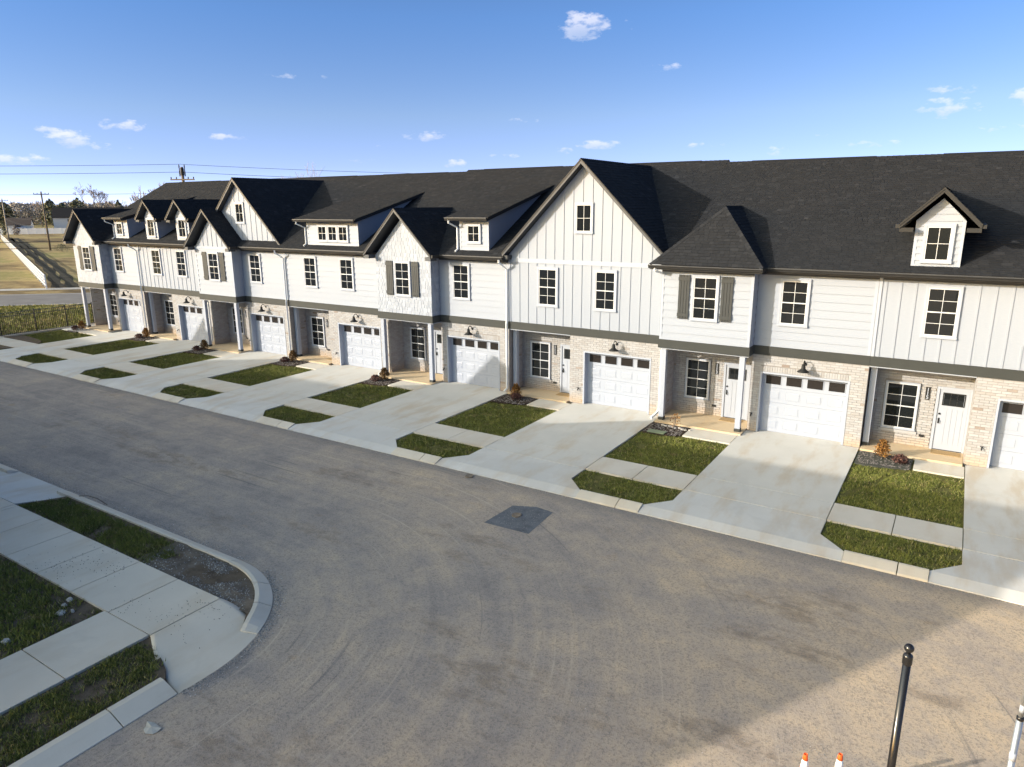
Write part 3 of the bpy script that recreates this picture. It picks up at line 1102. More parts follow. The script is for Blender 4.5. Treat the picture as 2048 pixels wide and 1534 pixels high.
def window(parent, x0, x1, z0, z1, y, cols=2, rows=4, casing=0.072, sill=True, sashes=2):
    """glass opening x0..x1, z0..z1 in a wall facing -y at y"""
    f = .036
    a0, a1, b0, b1 = x0 - f, x1 + f, z0 - f, z1 + f
    mb = MB()
    c, yf = casing, y - .054
    mb.box(a0 - c, a0, yf, y + .02, b0, b1)
    mb.box(a1, a1 + c, yf, y + .02, b0, b1)
    mb.box(a0 - c, a1 + c, yf - .004, y + .02, b1, b1 + c)
    mb.box(a0 - c - .01, a1 + c + .01, yf - .012, y + .02, b0 - c, b0)
    wobj = mb.build('window', TRIM, parent)
    sb = MB()
    ys0, ys1 = y - .044, y + .015
    sb.box(a0, x0, ys0, ys1, b0, b1)
    sb.box(x1, a1, ys0, ys1, b0, b1)
    sb.box(x0, x1, ys0, ys1, b0, z0)
    sb.box(x0, x1, ys0, ys1, z1, b1)
    zs = [z0]
    mid = (z0 + z1) / 2
    if sashes == 2:
        sb.box(x0, x1, ys0 - .004, ys1, mid - .018, mid + .018)
    hz = (z1 - z0) / rows
    hx = (x1 - x0) / cols
    mt = .0075
    for k in range(1, cols):
        xm = x0 + k * hx
        if sashes == 2:
            sb.box(xm - mt, xm + mt, ys0 + .01, ys1, z0, mid - .018)
            sb.box(xm - mt, xm + mt, ys0 + .01, ys1, mid + .018, z1)
        else:
            sb.box(xm - mt, xm + mt, ys0 + .01, ys1, z0, z1)
    for k in range(1, rows):
        zm = z0 + k * hz
        if sashes == 2 and abs(zm - mid) < .01:
            continue
        for q in range(cols):
            xa = x0 + q * hx + (mt if q else 0)
            xb = x0 + (q + 1) * hx - (mt if q < cols - 1 else 0)
            sb.box(xa, xb, ys0 + .012, ys1, zm - mt, zm + mt)
    sb.build('sash', MULLW, wobj)
    for q in range(cols):
        for k in range(rows):
            tilt = random.uniform(-.0016, .0016)
            p = MB()
            xa, xb, za, zb = x0 + q * hx + .002, x0 + (q + 1) * hx - .002, z0 + k * hz + .002, z0 + (k + 1) * hz - .002
            p.face([(xa, y - .028 + tilt, za), (xb, y - .028 - tilt, za), (xb, y - .028 - tilt, zb), (xa, y - .028 + tilt, zb)])
            p.build('pane', GLASS, wobj)
    return wobj


def planks(parent, x0, x1, z0, z1, y, expo=.27, name='plank', clip=None):
    """lap siding facing -y, each board an object"""
    z = z0
    while z < z1 - .03:
        zt = min(z + expo, z1)
        a, b = x0, x1
        a2, b2 = x0, x1
        if clip:
            a, b = clip(z)
            a2, b2 = clip(zt)
            if b - a < .05:
                break
        mb = MB()
        ov = 0.0
        i = 0
        mb.v += [(a, y - .032, z), (b, y - .032, z), (b2, y - .004, zt + ov), (a2, y - .004, zt + ov), (a, y + .01, z), (b, y + .01, z), (b2, y + .01, zt + ov), (a2, y + .01, zt + ov)]
        for f in ((0, 1, 2, 3), (1, 0, 4, 5), (0, 3, 7, 4), (2, 1, 5, 6), (3, 2, 6, 7)):
            mb.f.append(f)
            mb.t.append(.5)
        mb.build(name, WHITE, parent)
        z += expo


def planks_side(parent, x, y0, y1, z0, z1, sgn, expo=.27, top=None):
    """lap siding on a wall facing +x or -x; top(y) gives a sloping upper edge"""
    z = z0
    while z < z1 - .03:
        zt = min(z + expo, z1)
        ya, yb = y0, y1
        ya2, yb2 = y0, y1
        if top:
            ya, yb = top(z)
            ya2, yb2 = top(zt)
            if yb - ya < .04:
                break
        s = .032 * sgn
        t = .004 * sgn
        mb = MB()
        mb.v += [(x + s, ya, z), (x + s, yb, z), (x + t, yb2, zt), (x + t, ya2, zt), (x - .01 * sgn, ya, z), (x - .01 * sgn, yb, z), (x - .01 * sgn, yb2, zt), (x - .01 * sgn, ya2, zt)]
        fs = [(0, 1, 2, 3), (1, 0, 4, 5), (0, 3, 7, 4), (2, 1, 5, 6)]
        for f in fs:
            mb.f.append(f if sgn > 0 else tuple(reversed(f)))
            mb.t.append(.5)
        mb.build('plank', WHITE, parent)
        z += expo


def battens(parent, x0, x1, z0, z1, y, first, step=.406, skip=(), top=None):
    """vertical battens, cut round windows; skip: (x0,x1,z0,z1)"""
    x = first
    while x < x1 - .02:
        if x > x0 + .02:
            zt = z1 if top is None else min(z1, top(x))
            for a, b in subtract((z0, zt), [(s[2], s[3]) for s in skip if s[0] - .04 < x < s[1] + .04]):
                if b - a > .06:
                    MB().box(x - .028, x + .028, y - .019, y + .01, a, b).build('batten', WHITE, parent)
        x += step


def clip_poly(poly, cl):
    """clip 2-D polygon by convex polygon cl (counter-clockwise)"""
    out = poly
    n = len(cl)
    for i in range(n):
        ax, ay = cl[i]
        bx, by = cl[(i + 1) % n]
        ins = lambda p: (bx - ax) * (p[1] - ay) - (by - ay) * (p[0] - ax) >= -1e-9
        res = []
        for k in range(len(out)):
            p, q = out[k], out[(k + 1) % len(out)]
            ip_, iq = ins(p), ins(q)
            if ip_:
                res.append(p)
            if ip_ != iq:
                d1 = (bx - ax) * (p[1] - ay) - (by - ay) * (p[0] - ax)
                d2 = (bx - ax) * (q[1] - ay) - (by - ay) * (q[0] - ax)
                t = d1 / (d1 - d2)
                res.append((p[0] + (q[0] - p[0]) * t, p[1] + (q[1] - p[1]) * t))
        out = res
        if len(out) < 3:
            return []
    return out


def shakes(parent, tri, y=None, x=None, sgn=-1, z_exp=.17, holes=()):
    """staggered shake shingles on a wall; tri: convex outline (s,z), counter-clockwise. facing -y at y, or facing +x at x"""
    mb = MB()
    zs = [p[1] for p in tri]
    ss = [p[0] for p in tri]
    z = min(zs)
    while z < max(zs):
        s = min(ss) - random.uniform(0, .2)
        while s < max(ss):
            w = random.choice((.13, .17, .21, .26))
            dz = random.choice((0, 0, .02, .035))
            pl = clip_poly([(s + .006, z - dz), (s + w - .006, z - dz), (s + w - .006, z + z_exp - .004), (s + .006, z + z_exp - .004)], tri)
            if pl and not any(h[0] < s + w / 2 < h[1] and h[2] < z + z_exp / 2 < h[3] for h in holes):
                t = random.random()
                off = lambda zz_: .020 - .016 * (zz_ - (z - dz)) / z_exp
                if y is not None:
                    ft = [(p, y - off(q), q) for p, q in pl]
                    bk = [(p, y + .004, q) for p, q in pl]
                else:
                    ft = [(x + off(q), p, q) for p, q in pl]
                    bk = [(x - .004, p, q) for p, q in pl]
                i = len(mb.v)
                n = len(pl)
                mb.v += ft + bk
                mb.f.append(tuple(range(i, i + n)))
                mb.t.append(t)
                for k in range(n):
                    j = (k + 1) % n
                    mb.f.append((i + j, i + k, i + n + k, i + n + j))
                    mb.t.append(t)
            s += w
        z += z_exp
    o = mb.build('shake_siding', SHAKE_A, parent)
    o['kind'] = 'stuff'


TABW = (.13, .17, .22, .29)
EXPO = .145


def tab_mesh(w):
    mb = MB()
    tab_faces(mb, [(0, 0), (w - .008, 0), (w - .008, EXPO + .01), (0, EXPO + .01)], Vector((0, 0, 0)), Vector((1, 0, 0)), Vector((0, 1, 0)), Vector((0, 0, 1)), .013, .5)
    return mb.mesh('shingle', SHING_O)


def tab_faces(mb, pl, O, ex, es, nn, th, tone):
    i = len(mb.v)
    n = len(pl)
    s0 = min(p[1] for p in pl)
    tp = [O + ex * p[0] + es * p[1] + nn * (th * (1 - .8 * min(1, (p[1] - s0) / EXPO)) + .002) for p in pl]
    mb.v += [tuple(p) for p in tp] + [tuple(O + ex * p[0] + es * p[1]) for p in pl]
    mb.f.append(tuple(range(i, i + n)))
    mb.t.append(tone)
    for k in range(n):
        j = (k + 1) % n
        if pl[k][1] > s0 + EXPO * .9 and pl[j][1] > s0 + EXPO * .9:
            continue
        mb.f.append((i + j, i + k, i + n + k, i + n + j))
        mb.t.append(tone)


TAB_MESH = [tab_mesh(w) for w in TABW]


def shingled(mb, O, ex, es, outline, parent=None, singles=0, single_ok=None):
    """shingle tabs on a slope; outline: convex polygon in (along, up) metres, counter-clockwise. ex x es points out"""
    O, ex, es = Vector(O), Vector(ex).normalized(), Vector(es).normalized()
    nn = ex.cross(es)
    mb.face([O + ex * a + es * b for a, b in outline], .2)
    if nn.z < 0:
        pass
    rot = Matrix((ex, es, nn)).transposed().to_4x4()
    s_lo, s_hi = min(p[0] for p in outline), max(p[0] for p in outline)
    v = min(p[1] for p in outline)
    vmax = max(p[1] for p in outline)
    cnt = 0
    row = 0
    while v < vmax:
        s = s_lo - random.uniform(0, .35)
        while s < s_hi:
            k = random.choice((0, 1, 1, 2, 2, 3))
            w = TABW[k]
            raw = [(s, v), (s + w - .008, v), (s + w - .008, v + EXPO + .01), (s, v + EXPO + .01)]
            pl = clip_poly(raw, outline)
            if pl:
                full = all(abs(a[0] - b[0]) + abs(a[1] - b[1]) < 1e-6 for a, b in zip(pl, raw)) and len(pl) == 4
                if full and parent is not None and cnt < singles and single_ok(s, v):
                    o = link('shingle', TAB_MESH[k], parent)
                    mt = rot.copy()
                    mt.translation = O + ex * s + es * v
                    o.matrix_local = mt
                    cnt += 1
                else:
                    if random.random() < .55:
                        t = random.gauss(.42, .10)
                    else:
                        t = random.gauss(.60, .15)
                    tab_faces(mb, pl, O, ex, es, nn, .013 + random.choice((0, .004, .007)), min(1, max(0, t)))
            s += w
        v += EXPO
        row += 1


# main roof: eave line (y, z) and slope
EY, EZ, SL = -0.42, 5.78, 0.532
RY = 6.62
HDEEP = 13.24
BAY = -0.60


def roof_z(y):
    return EZ + SL * (y - EY)


def slab_board(mb, p0, p1, w, d, axis='y'):
    """board whose top edge runs p0->p1 (in the xz plane at fixed y), hanging w below, depth d in +y"""
    (xa, ya, za), (xb, yb, zb) = p0, p1
    mb.prism([(xa, ya, za), (xb, yb, zb), (xb, yb, zb - w), (xa, ya, za - w)], (0, d, 0))


def gable_roof(parent, cx, half, ze, zp, yf, yb, deck=.10, rake=True, bw=.14, wall_y=None, name='gable_roof', tmb=None, rm=None):
    """two slopes, ridge along y at cx; feet at cx±half height ze; peak zp; from front yf back to yb"""
    mb = MB()
    L = math.hypot(half, zp - ze)
    ux, uz = half / L, (zp - ze) / L
    nx, nz = uz, ux
    for s in (-1, 1):
        foot = Vector((cx + s * half, 0, ze))
        top = Vector((cx, 0, zp))
        off = Vector((-s * 0 + 0, 0, -deck / ux * 1.0))
        mb.prism([(foot.x, yf, foot.z), (top.x, yf, top.z), (top.x, yf, top.z + off.z), (foot.x, yf, foot.z + off.z)], (0, yb - yf, 0))
    ro = mb.build(name, SOFFIT, parent)
    sh = tmb if tmb is not None else MB()
    D = yb - yf
    # left slope faces -x: along = -y direction, up-slope towards ridge
    shingled(sh, (cx - half - .03 * ux, yb, ze - .03 * uz + .006), (0, -1, 0), (ux, 0, uz), [(0, 0), (D + .03, 0), (D + .03, L + .03), (0, L + .03)])
    shingled(sh, (cx + half + .03 * ux, yf - .03, ze - .03 * uz + .006), (0, 1, 0), (-ux, 0, uz), [(0, 0), (D + .03, 0), (D + .03, L + .03), (0, L + .03)])
    # ridge caps
    yy_ = yf - .03
    while yy_ < yb:
        for s in (-1, 1):
            a = [(cx, yy_, zp + .036), (cx, yy_ + .17, zp + .026), (cx + s * .13 * ux, yy_ + .17, zp + .026 - .13 * uz), (cx + s * .13 * ux, yy_, zp + .036 - .13 * uz)]
            sh.face(a if s < 0 else a[::-1], random.uniform(.2, .7))
        yy_ += .17
    if rake:
        for s in (-1, 1):
            rb = MB()
            slab_board(rb, (cx + s * half, yf - .028, ze - .004), (cx, yf - .028, zp - .004), bw, .026)
            rb.build('rake_board', rm or RAKE, parent)
            r2 = MB()
            slab_board(r2, (cx + s * half, yf - .046, ze + .006), (cx, yf - .046, zp + .006), .05, .017)
            r2.build('rake_trim', DARK, parent)
    if tmb is None:
        o = sh.build('roof_shingles', SHING_A, parent)
        o['kind'] = 'stuff'
    return ro


def gutter(parent, x0, x1, y=None, z=None):
    y = EY if y is None else y
    z = EZ if z is None else z
    mb = MB()
    prof = [(y - .015, z - .015), (y - .13, z - .005), (y - .135, z - .03), (y - .105, z - .065), (y - .09, z - .12), (y - .015, z - .12)]
    outer = [(x0, a, b) for a, b in prof]
    mb.prism(outer, (x1 - x0, 0, 0))
    mb.build('gutter', DARK, parent)
    lip = MB().box(x0, x1, y - .14, y - .125, z - .012, z + .004)
    lip.build('gutter_lip', RAKE, parent)


def downspout(parent, x, pts, r=.038):
    mb = MB()
    P = [Vector((x + dx, y, z)) for dx, y, z in pts]
    # rectangular pipe: sweep a 4-gon
    mb.tube(P, r * 1.35, 4)
    o = mb.build('downspout', DOWN, parent)
    return o


def lamp(parent, x, z, y):
    mb = MB()
    mb.lathe(0, 0, [(.055, -.012), (.055, 0.0), (.03, .012)], 14)
    for k, v in enumerate(mb.v):
        mb.v[k] = (x + v[0], y - .012 - v[2] * 1, z + .10 + v[1])
    L = mb.build('wall_lamp', MATTE, parent)
    a = MB()
    pts = [(x, y - .01, z + .12), (x, y - .09, z + .22), (x, y - .18, z + .25), (x, y - .26, z + .21), (x, y - .29, z + .12)]
    a.tube(pts, .017, 8)
    a.build('arm', MATTE, L, True)
    s = MB()
    s.lathe(x, y - .29, [(.04, z + .15), (.06, z + .10), (.065, z + .02), (.095, z - .03), (.185, z - .09), (.19, z - .11), (.16, z - .095), (.06, z - .01)], 20)
    s.build('shade', MATTE, L, True)


def garage(parent, x0, x1, ztop, y, yd):
    """opening x0..x1, 0..ztop in the wall at y; door leaf at yd"""
    fr = MB()
    c = .06
    fr.box(x0, x0 + c, y - .022, yd + .03, 0.0, ztop)
    fr.box(x1 - c, x1, y - .022, yd + .03, 0.0, ztop)
    fr.box(x0 + c, x1 - c, y - .022, yd + .03, ztop - c, ztop)
    fr.box(x0 + c, x0 + c + .03, yd - .03, yd + .02, 0.0, ztop - c)
    fr.box(x1 - c - .03, x1 - c, yd - .03, yd + .02, 0.0, ztop - c)
    fr.build('garage_frame', TRIM, parent)
    a0, a1, b1 = x0 + c + .004, x1 - c - .004, ztop - c - .004
    gd = MB()
    hs = (b1 - .01) / 4
    for k in range(4):
        gd.box(a0, a1, yd, yd + .05, .012 + k * hs, .012 + (k + 1) * hs - .006)
    gd.box(a0, a1, yd + .01, yd + .04, 0.0, .012)
    G = gd.build('garage_door', DOORW, parent)
    w = (a1 - a0) / 4
    for q in range(4):
        xa, xb = a0 + q * w + .09, a0 + (q + 1) * w - .09
        for k in range(3):
            za, zb = .012 + k * hs + .10, .012 + (k + 1) * hs - .10
            p = MB()
            y0_, d = yd, .009
            # stamped panel: sunk rim with raised field
            for (u0, u1, v0, v1) in ((xa, xb, za, za + .02), (xa, xb, zb - .02, zb), (xa, xa + .02, za + .02, zb - .02), (xb - .02, xb, za + .02, zb - .02)):
                p.box(u0, u1, y0_ - .004, y0_ + .004, v0, v1)
            p.v = p.v
            i = len(p.v)
            m_ = .05
            p.v += [(xa + .03, y0_ - .002, za + .03), (xb - .03, y0_ - .002, za + .03), (xb - .03, y0_ - .002, zb - .03), (xa + .03, y0_ - .002, zb - .03),
                    (xa + m_, y0_ - d, za + m_), (xb - m_, y0_ - d, za + m_), (xb - m_, y0_ - d, zb - m_), (xa + m_, y0_ - d, zb - m_)]
            for f in ((4, 5, 6, 7), (0, 1, 5, 4), (1, 2, 6, 5), (2, 3, 7, 6), (3, 0, 4, 7)):
                p.f.append(tuple(i + t for t in f))
                p.t.append(.5)
            p.build('door_panel', DOORW, G)
        za, zb = .012 + 3 * hs + .12, .012 + 4 * hs - .10
        fw = MB()
        for (u0, u1, v0, v1) in ((xa - .02, xb + .02, za - .02, za), (xa - .02, xb + .02, zb, zb + .02), (xa - .02, xa, za, zb), (xb, xb + .02, za, zb)):
            fw.box(u0, u1, yd - .012, yd + .004, v0, v1)
        fw.build('pane_frame', DOORW, G)
        p = MB()
        p.face([(xa, yd - .004, za), (xb, yd - .004, za), (xb, yd - .004, zb), (xa, yd - .004, zb)])
        p.build('pane', GLASSD, G)


def front_door(parent, x0, x1, y, z0=0.05):
    z1 = z0 + 2.02
    fr = MB()
    for a, b, c, d in ((x0 - .075, x0, z0, z1 + .07), (x1, x1 + .06, z0, z1 + .07), (x0, x1, z1, z1 + .07)):
        fr.box(a, b, y - .02, y + .09, c, d)
    fr.build('door_frame', TRIM, parent)
    MB().box(x0, x1, y - .03, y + .09, z0 - .02, z0 + .015).build('threshold', DARK, parent)
    d = MB()
    yd = y + .012
    d.box(x0 + .004, x1 - .004, yd, yd + .045, z0 + .015, z1 - .004)
    D = d.build('door', DOORW, parent)
    # craftsman lights and vertical plank grooves
    wx = x1 - x0
    ga, gb = x0 + .13, x1 - .13
    za, zb = z1 - .50, z1 - .14
    f = MB()
    for a, b, c, e in ((ga - .03, gb + .03, za - .03, za), (ga - .03, gb + .03, zb, zb + .03), (ga - .03, ga, za, zb), (gb, gb + .03, za, zb)):
        f.box(a, b, yd - .014, yd + .004, c, e)
    for k in (1, 2):
        xm = ga + (gb - ga) * k / 3
        f.box(xm - .009, xm + .009, yd - .012, yd + .004, za, zb)
    f.build('pane_frame', MATTE, D)
    for k in range(3):
        p = MB()
        a, b = ga + (gb - ga) * k / 3 + .01, ga + (gb - ga) * (k + 1) / 3 - .01
        p.face([(a, yd - .005, za), (b, yd - .005, za), (b, yd - .005, zb), (a, yd - .005, zb)])
        p.build('pane', GLASS, D)
    for k in range(4):
        a = x0 + .12 + (wx - .24) * k / 4
        MB().box(a + .006, a + (wx - .24) / 4 - .006, yd - .009, yd + .004, z0 + .22, za - .12).build('plank', DOORW, D)
    h = MB()
    h.box(x0 + .05, x0 + .095, yd - .02, yd, z0 + .88, z0 + 1.06)
    h.tube([(x0 + .075, yd - .02, z0 + 1.0), (x0 + .075, yd - .07, z0 + .99), (x0 + .075, yd - .07, z0 + .90), (x0 + .075, yd - .02, z0 + .89)], .011, 8)
    h.build('handle', MATTE, D)
    q = MB()
    q.tube([(x0 + .073, yd - .03, z0 + 1.2), (x0 + .073, yd, z0 + 1.2)], .032, 12)
    q.build('deadbolt', MATTE, D)


def plaque(parent, x, z0, z1, y, num):
    P = MB().box(x - .065, x + .065, y - .032, y - .008, z0, z1).build('number_plaque', MATTE, parent)
    h = (z1 - z0 - .04) / 3
    for k, ch in enumerate(num):
        cu = bpy.data.curves.new('digit', 'FONT')
        cu.body = ch
        cu.size = h * 1.28
        cu.align_x = 'CENTER'
        cu.extrude = .002
        cu.offset = .003
        cu.materials.append(TRIM)
        tmp = bpy.data.objects.new('digit_tmp', cu)
        COL.objects.link(tmp)
        bpy.context.view_layer.update()
        dm = bpy.data.meshes.new_from_object(tmp)
        bpy.data.objects.remove(tmp)
        o = link('digit', dm, P)
        o.location = (x, y - .035, z1 - .02 - (k + 1) * h + h * .06)
        o.rotation_euler = (PI / 2, 0, 0)


def shutter(parent, x0, x1, z0, z1, y):
    S = MB().box(x0 + .01, x1 - .01, y - .018, y + .01, z0 + .01, z1 - .01).build('shutter', MATTE, parent)
    w = (x1 - x0) / 4
    for k in range(4):
        MB().box(x0 + k * w + .006, x0 + (k + 1) * w - .006, y - .042, y - .016, z0, z1).build('slat', SHUT, S)
    for zc in (z0 + .14, z1 - .14):
        MB().box(x0 - .004, x1 + .004, y - .064, y - .040, zc - .06, zc + .06).build('crossbar', SHUT, S)


def post(parent, x0, x1, y0, y1, zt):
    MB().box(x0, x1, y0, y1, .16, zt).build('porch_post', TRIM, parent)
    MB().box(x0 - .012, x1 + .012, y0 - .012, y1 + .012, 0.0, .16).build('post_base', BAND, parent)


def build_house(i):
    num, kind = NUM[i], KIND[i]
    u = U0[i]
    W = U0[i + 1] - u
    s = W / 6.84
    labels = {
        '101': 'end townhouse at the iron fence, gabled shake bay with shutters over an open porch',
        '103': 'board and batten townhouse with two small gabled dormers in a row',
        '105': 'townhouse with a tall batten gable behind a small gabled shuttered bay',
        '107': 'lap sided townhouse under a wide shed dormer with three windows',
        '109': 'townhouse with a white shake gabled bay and a one window shed dormer',
        '111': 'board and batten townhouse whose big gable spans the full front, numbered 111',
        '113': 'townhouse with hip roofed bay and grey shutters, numbered 113',
        '115': 'townhouse numbered 115 with a single gabled dormer on its roof',
    }
    T = thing('townhouse', (u, 0, 0), labels[num], 'townhouse', 'townhouses of the white terrace')
    near = i >= 5
    e = .002
    xp = (3.2 if kind == 'A' else 2.9) * (1 if i else .98)          # left edge of the garage pier
    gx0, gx1, gzt = 3.5 * s, 6.34 * s, 2.19
    if i == 0:
        gx0, gx1 = 3.38, 6.0
    PB = 1.0                                                         # porch back wall
    # ---- cores
    c = MB()
    c.box(e, W - e, .03, HDEEP, 3.0, 5.62)
    c.box(e, W - e, PB + .02, HDEEP, -.2, 2.99)
    c.box(xp + .0, gx0, .02, PB + .01, -.2, 2.99)
    c.box(gx1, W - e, .02, PB + .01, -.2, 2.99)
    c.box(gx0, gx1, .02, PB + .01, gzt, 2.99)
    c.build('wall', MORTAR, T)
    MB().box(e, xp - e, .0 if kind == 'B' else BAY + .02, PB + .02, 2.74, 2.985).build('porch_ceiling', TRIM, T)
    # ---- brickwork
    B = Bricks(T, 298 if near else 0)
    B.wall_x(xp, W - e, .02, 0, 2.80, [(gx0, gx1, 0, gzt + (.2 if kind == 'A' else 0.0))], near)
    if kind == 'A':
        B.soldier(gx0 - .02, gx1 + .02, .02, gzt + .002, gzt + .205)
    wx0, wx1, wz0, wz1 = (.62, 1.40, .70, 2.10) if kind == 'A' else (.55, 1.38, .63, 2.08)
    dx0, dx1 = (2.06, 2.90) if kind == 'A' else (2.01, 2.83)
    B.wall_x(.05, xp, PB, .05, 2.76, [(wx0 - .10, wx1 + .10, wz0 - .10, wz1 + .10), (dx0 - .08, dx1 + .07, 0, 2.15)], near)
    B.wall_y(.05, .02 if kind == 'A' else .46, PB, .05, 2.76, 1)
    B.wall_y(xp, .02, PB, 0.0, 2.76, -1)
    B.done()
    window(T, wx0, wx1, wz0, wz1, PB - .01, casing=.045)
    MB().box(wx0 - .14, wx1 + .14, PB - .05, PB + .01, wz0 - .19, wz0 - .10).build('brick_sill', BRICK_O, T)
    front_door(T, dx0, dx1, PB - .02)
    plaque(T, (wx1 + dx0) / 2 - .01, 1.66, 2.08, PB - .0, num)
    MB().box(wx1 + .22, wx1 + .36, PB - .045, PB, .40, .47).build('socket_cover', MATTE, T)
    # doormat
    # ---- porch slab
    py0 = -.78 if kind == 'A' else -.22
    slab(MB(), [(0.03, py0), (xp - .02, py0), (xp - .02, PB), (0.03, PB)], -.25, .05).build('porch_floor', PORCH, T)
    slab(MB(), [(gx0 + .01, -.025), (gx1 - .01, -.025), (gx1 - .01, .32), (gx0 + .01, .32)], -.19, -.003).build('garage_floor', CONC, T)
    # ---- garage, lamp, hose bib
    garage(T, gx0, gx1, gzt, .02, .27)
    lamp(T, (gx0 + gx1) / 2, 2.50, .005)
    hb = MB()
    hx = gx0 - .2
    hb.tube([(hx, .01, .62), (hx, -.07, .60), (hx, -.09, .55)], .02, 8)
    hb.tube([(hx - .05, -.05, .66), (hx + .05, -.05, .66)], .012, 6)
    hb.build('hose_bib', MATTE, T)
    # ---- porch posts
    if kind == 'A':
        post(T, .09, .27, -.56, -.38, 2.76)
        post(T, xp - .30, xp - .12, -.56, -.38, 2.76)
    else:
        post(T, .04, .22, .24, .42, 2.76)
    # ---- fascia band between storeys
    zb0, zb1 = 2.78, 3.09
    if kind == 'A':
        MB().box(.0 + e, xp, BAY - .03, BAY + .02, zb0, zb1).build('fascia_band', BAND, T)
        MB().box(xp + .001, xp + .028, BAY - .03, -.03, zb0, zb1).build('fascia_band', BAND, T)
        MB().box(.0 - .026, e - .001, BAY - .03, -.031, zb0, zb1).build('fascia_band', BAND, T)
        MB().box(xp, W - e, -.03, .03, zb0, zb1).build('fascia_band', BAND, T)
    else:
        MB().box(e, W - e, -.03, .03, zb0, zb1).build('fascia_band', BAND, T)
    # ---- upper storey
    z0, z1 = 3.095, 5.60
    WZ0, WZ1 = 3.94, 5.31
    if kind == 'A':
        c = MB()
        c.box(.02, xp - .02, BAY + .02, .05, 2.99, 5.62)
        c.build('bay_wall', TRIM, T)
        cw = .09
        wc = 1.585
        hole = [(wc - .5, wc + .5, WZ0 - .13, WZ1 + .14)]
        if num in ('101', '109'):
            tri = [(.0 + .005, z0), (xp - .005, z0), (xp - .005, 5.66), (xp / 2, 5.66 + xp / 2 * 1.0), (.005, 5.66)]
            shakes(T, tri, y=BAY + .02, holes=hole)
            shakes(T, [(BAY + .02, z0), (.0, z0), (.0, 5.6), (BAY + .02, 5.6)], x=xp - .02)
        else:
            planks(T, cw, xp - cw, z0, 5.6, BAY + .02)
            planks_side(T, xp - .02, BAY + cw, .0, z0, 5.6, 1)
            MB().box(.0, cw, BAY - .008, BAY + .05, z0, 5.6).build('corner_board', TRIM, T)
            MB().box(xp - cw, xp + .003, BAY - .008, BAY + cw, z0, 5.6).build('corner_board', TRIM, T)
        window(T, wc - .37, wc + .37, WZ0 + .03, WZ1 + .04, BAY + .0)
        shutter(T, wc - .95, wc - .55, WZ0 - .04, WZ1 + .13, BAY + .0)
        shutter(T, wc + .55, wc + .95, WZ0 - .04, WZ1 + .13, BAY + .0)
        planks(T, xp, W - .05, z0, z1, .02)
        window(T, 4.39 * s - .37, 4.39 * s + .37, WZ0, WZ1, .0)
        MB().box(W - .10, W - .01, -.012, .02, z0, z1).build('corner_board', TRIM, T)
    elif num == '107':
        planks(T, .05, W - .01, z0, z1, .02)
        window(T, 1.83 - .37, 1.83 + .37, WZ0, WZ1, .0)
        window(T, 4.37 - .37, 4.37 + .37, WZ0, WZ1, .0)
        MB().box(.0, .09, -.012, .02, z0, z1).build('corner_board', TRIM, T)
    else:
        MB().box(e, W - e, -.002, .03, z0, z1).build('panel', WHITE, T)
        wa, wb = {'103': (1.83, 4.33), '111': (1.86, 4.39), '115': (1.75, 4.39)}[num]
        sk = []
        for wc in (wa, wb):
            window(T, wc - .37, wc + .37, WZ0, WZ1, -.004)
            sk.append((wc - .5, wc + .5, WZ0 - .135, WZ1 + .135))
        battens(T, .06, W - .03, z0, z1, -.002, .2 if num == '115' else .51, skip=sk)
        MB().box(.0, .09, -.03, -.003, z0, z1).build('corner_board', TRIM, T)
    # frieze and soffit under the eave
    big = num == '111'
    if not big:
        MB().box(e if kind == 'B' else xp + .02, W - e, -.028, .02, 5.52, 5.61).build('frieze_board', RAKE, T)
        MB().box(e, W - e, EY + .0, .03, 5.615, 5.64).build('soffit', SOFFIT, T)
        MB().box(e, W - e, EY - .015, EY + .015, 5.62, EZ + .01).build('eave_fascia', DARK, T)
        gutter(T, (xp - .1 if kind == 'A' else 0) + e, W - e)
    # ---- main roof
    hi = .13 if num in ('109', '111') else 0.0
    ry = RY + hi * 1.3
    Ls = math.hypot(ry - EY, roof_z(ry) - EZ)
    cs, sn = (ry - EY) / Ls, (roof_z(ry) - EZ) / Ls
    over = .25 if i == 0 else 0
    xo0, xo1 = -over + e, W - e + (.25 if i == 7 else 0)
    d = MB()
    zr_ = roof_z(ry)
    ey_ = EY if not big else .18
    ez_ = roof_z(ey_)
    Ls = math.hypot(ry - ey_, zr_ - ez_)
    yb_ = 2 * ry - EY
    d.prism([(xo0, ey_, ez_), (xo0, ry, zr_), (xo0, yb_, EZ), (xo0, yb_, EZ - .16), (xo0, ry, zr_ - .2), (xo0, ey_, ez_ - .16)], (xo1 - xo0, 0, 0))
    R = d.build('roof', SOFFIT, T)
    sh = MB()
    ok_ = lambda a, b: False
    nsing = 0
    if num == '113':
        ok_, nsing = (lambda a, b: a > 3.45 and a < W - .4 and .05 < b), 290
    elif num == '115':
        ok_, nsing = (lambda a, b: a < 4.3 and .05 < b and not (.55 < a < 3.4 and b < 3.2)), 290
    shingled(sh, (xo0, ey_ - .02, ez_ + .008), (1, 0, 0), (0, cs, sn), [(0, 0), (xo1 - xo0, 0), (xo1 - xo0, Ls + .02), (0, Ls + .02)], T, nsing, ok_)
    sh.face([(xo1, yb_, EZ + .01), (xo0, yb_, EZ + .01), (xo0, ry, zr_ + .012), (xo1, ry, zr_ + .012)], .4)
    xx_ = xo0
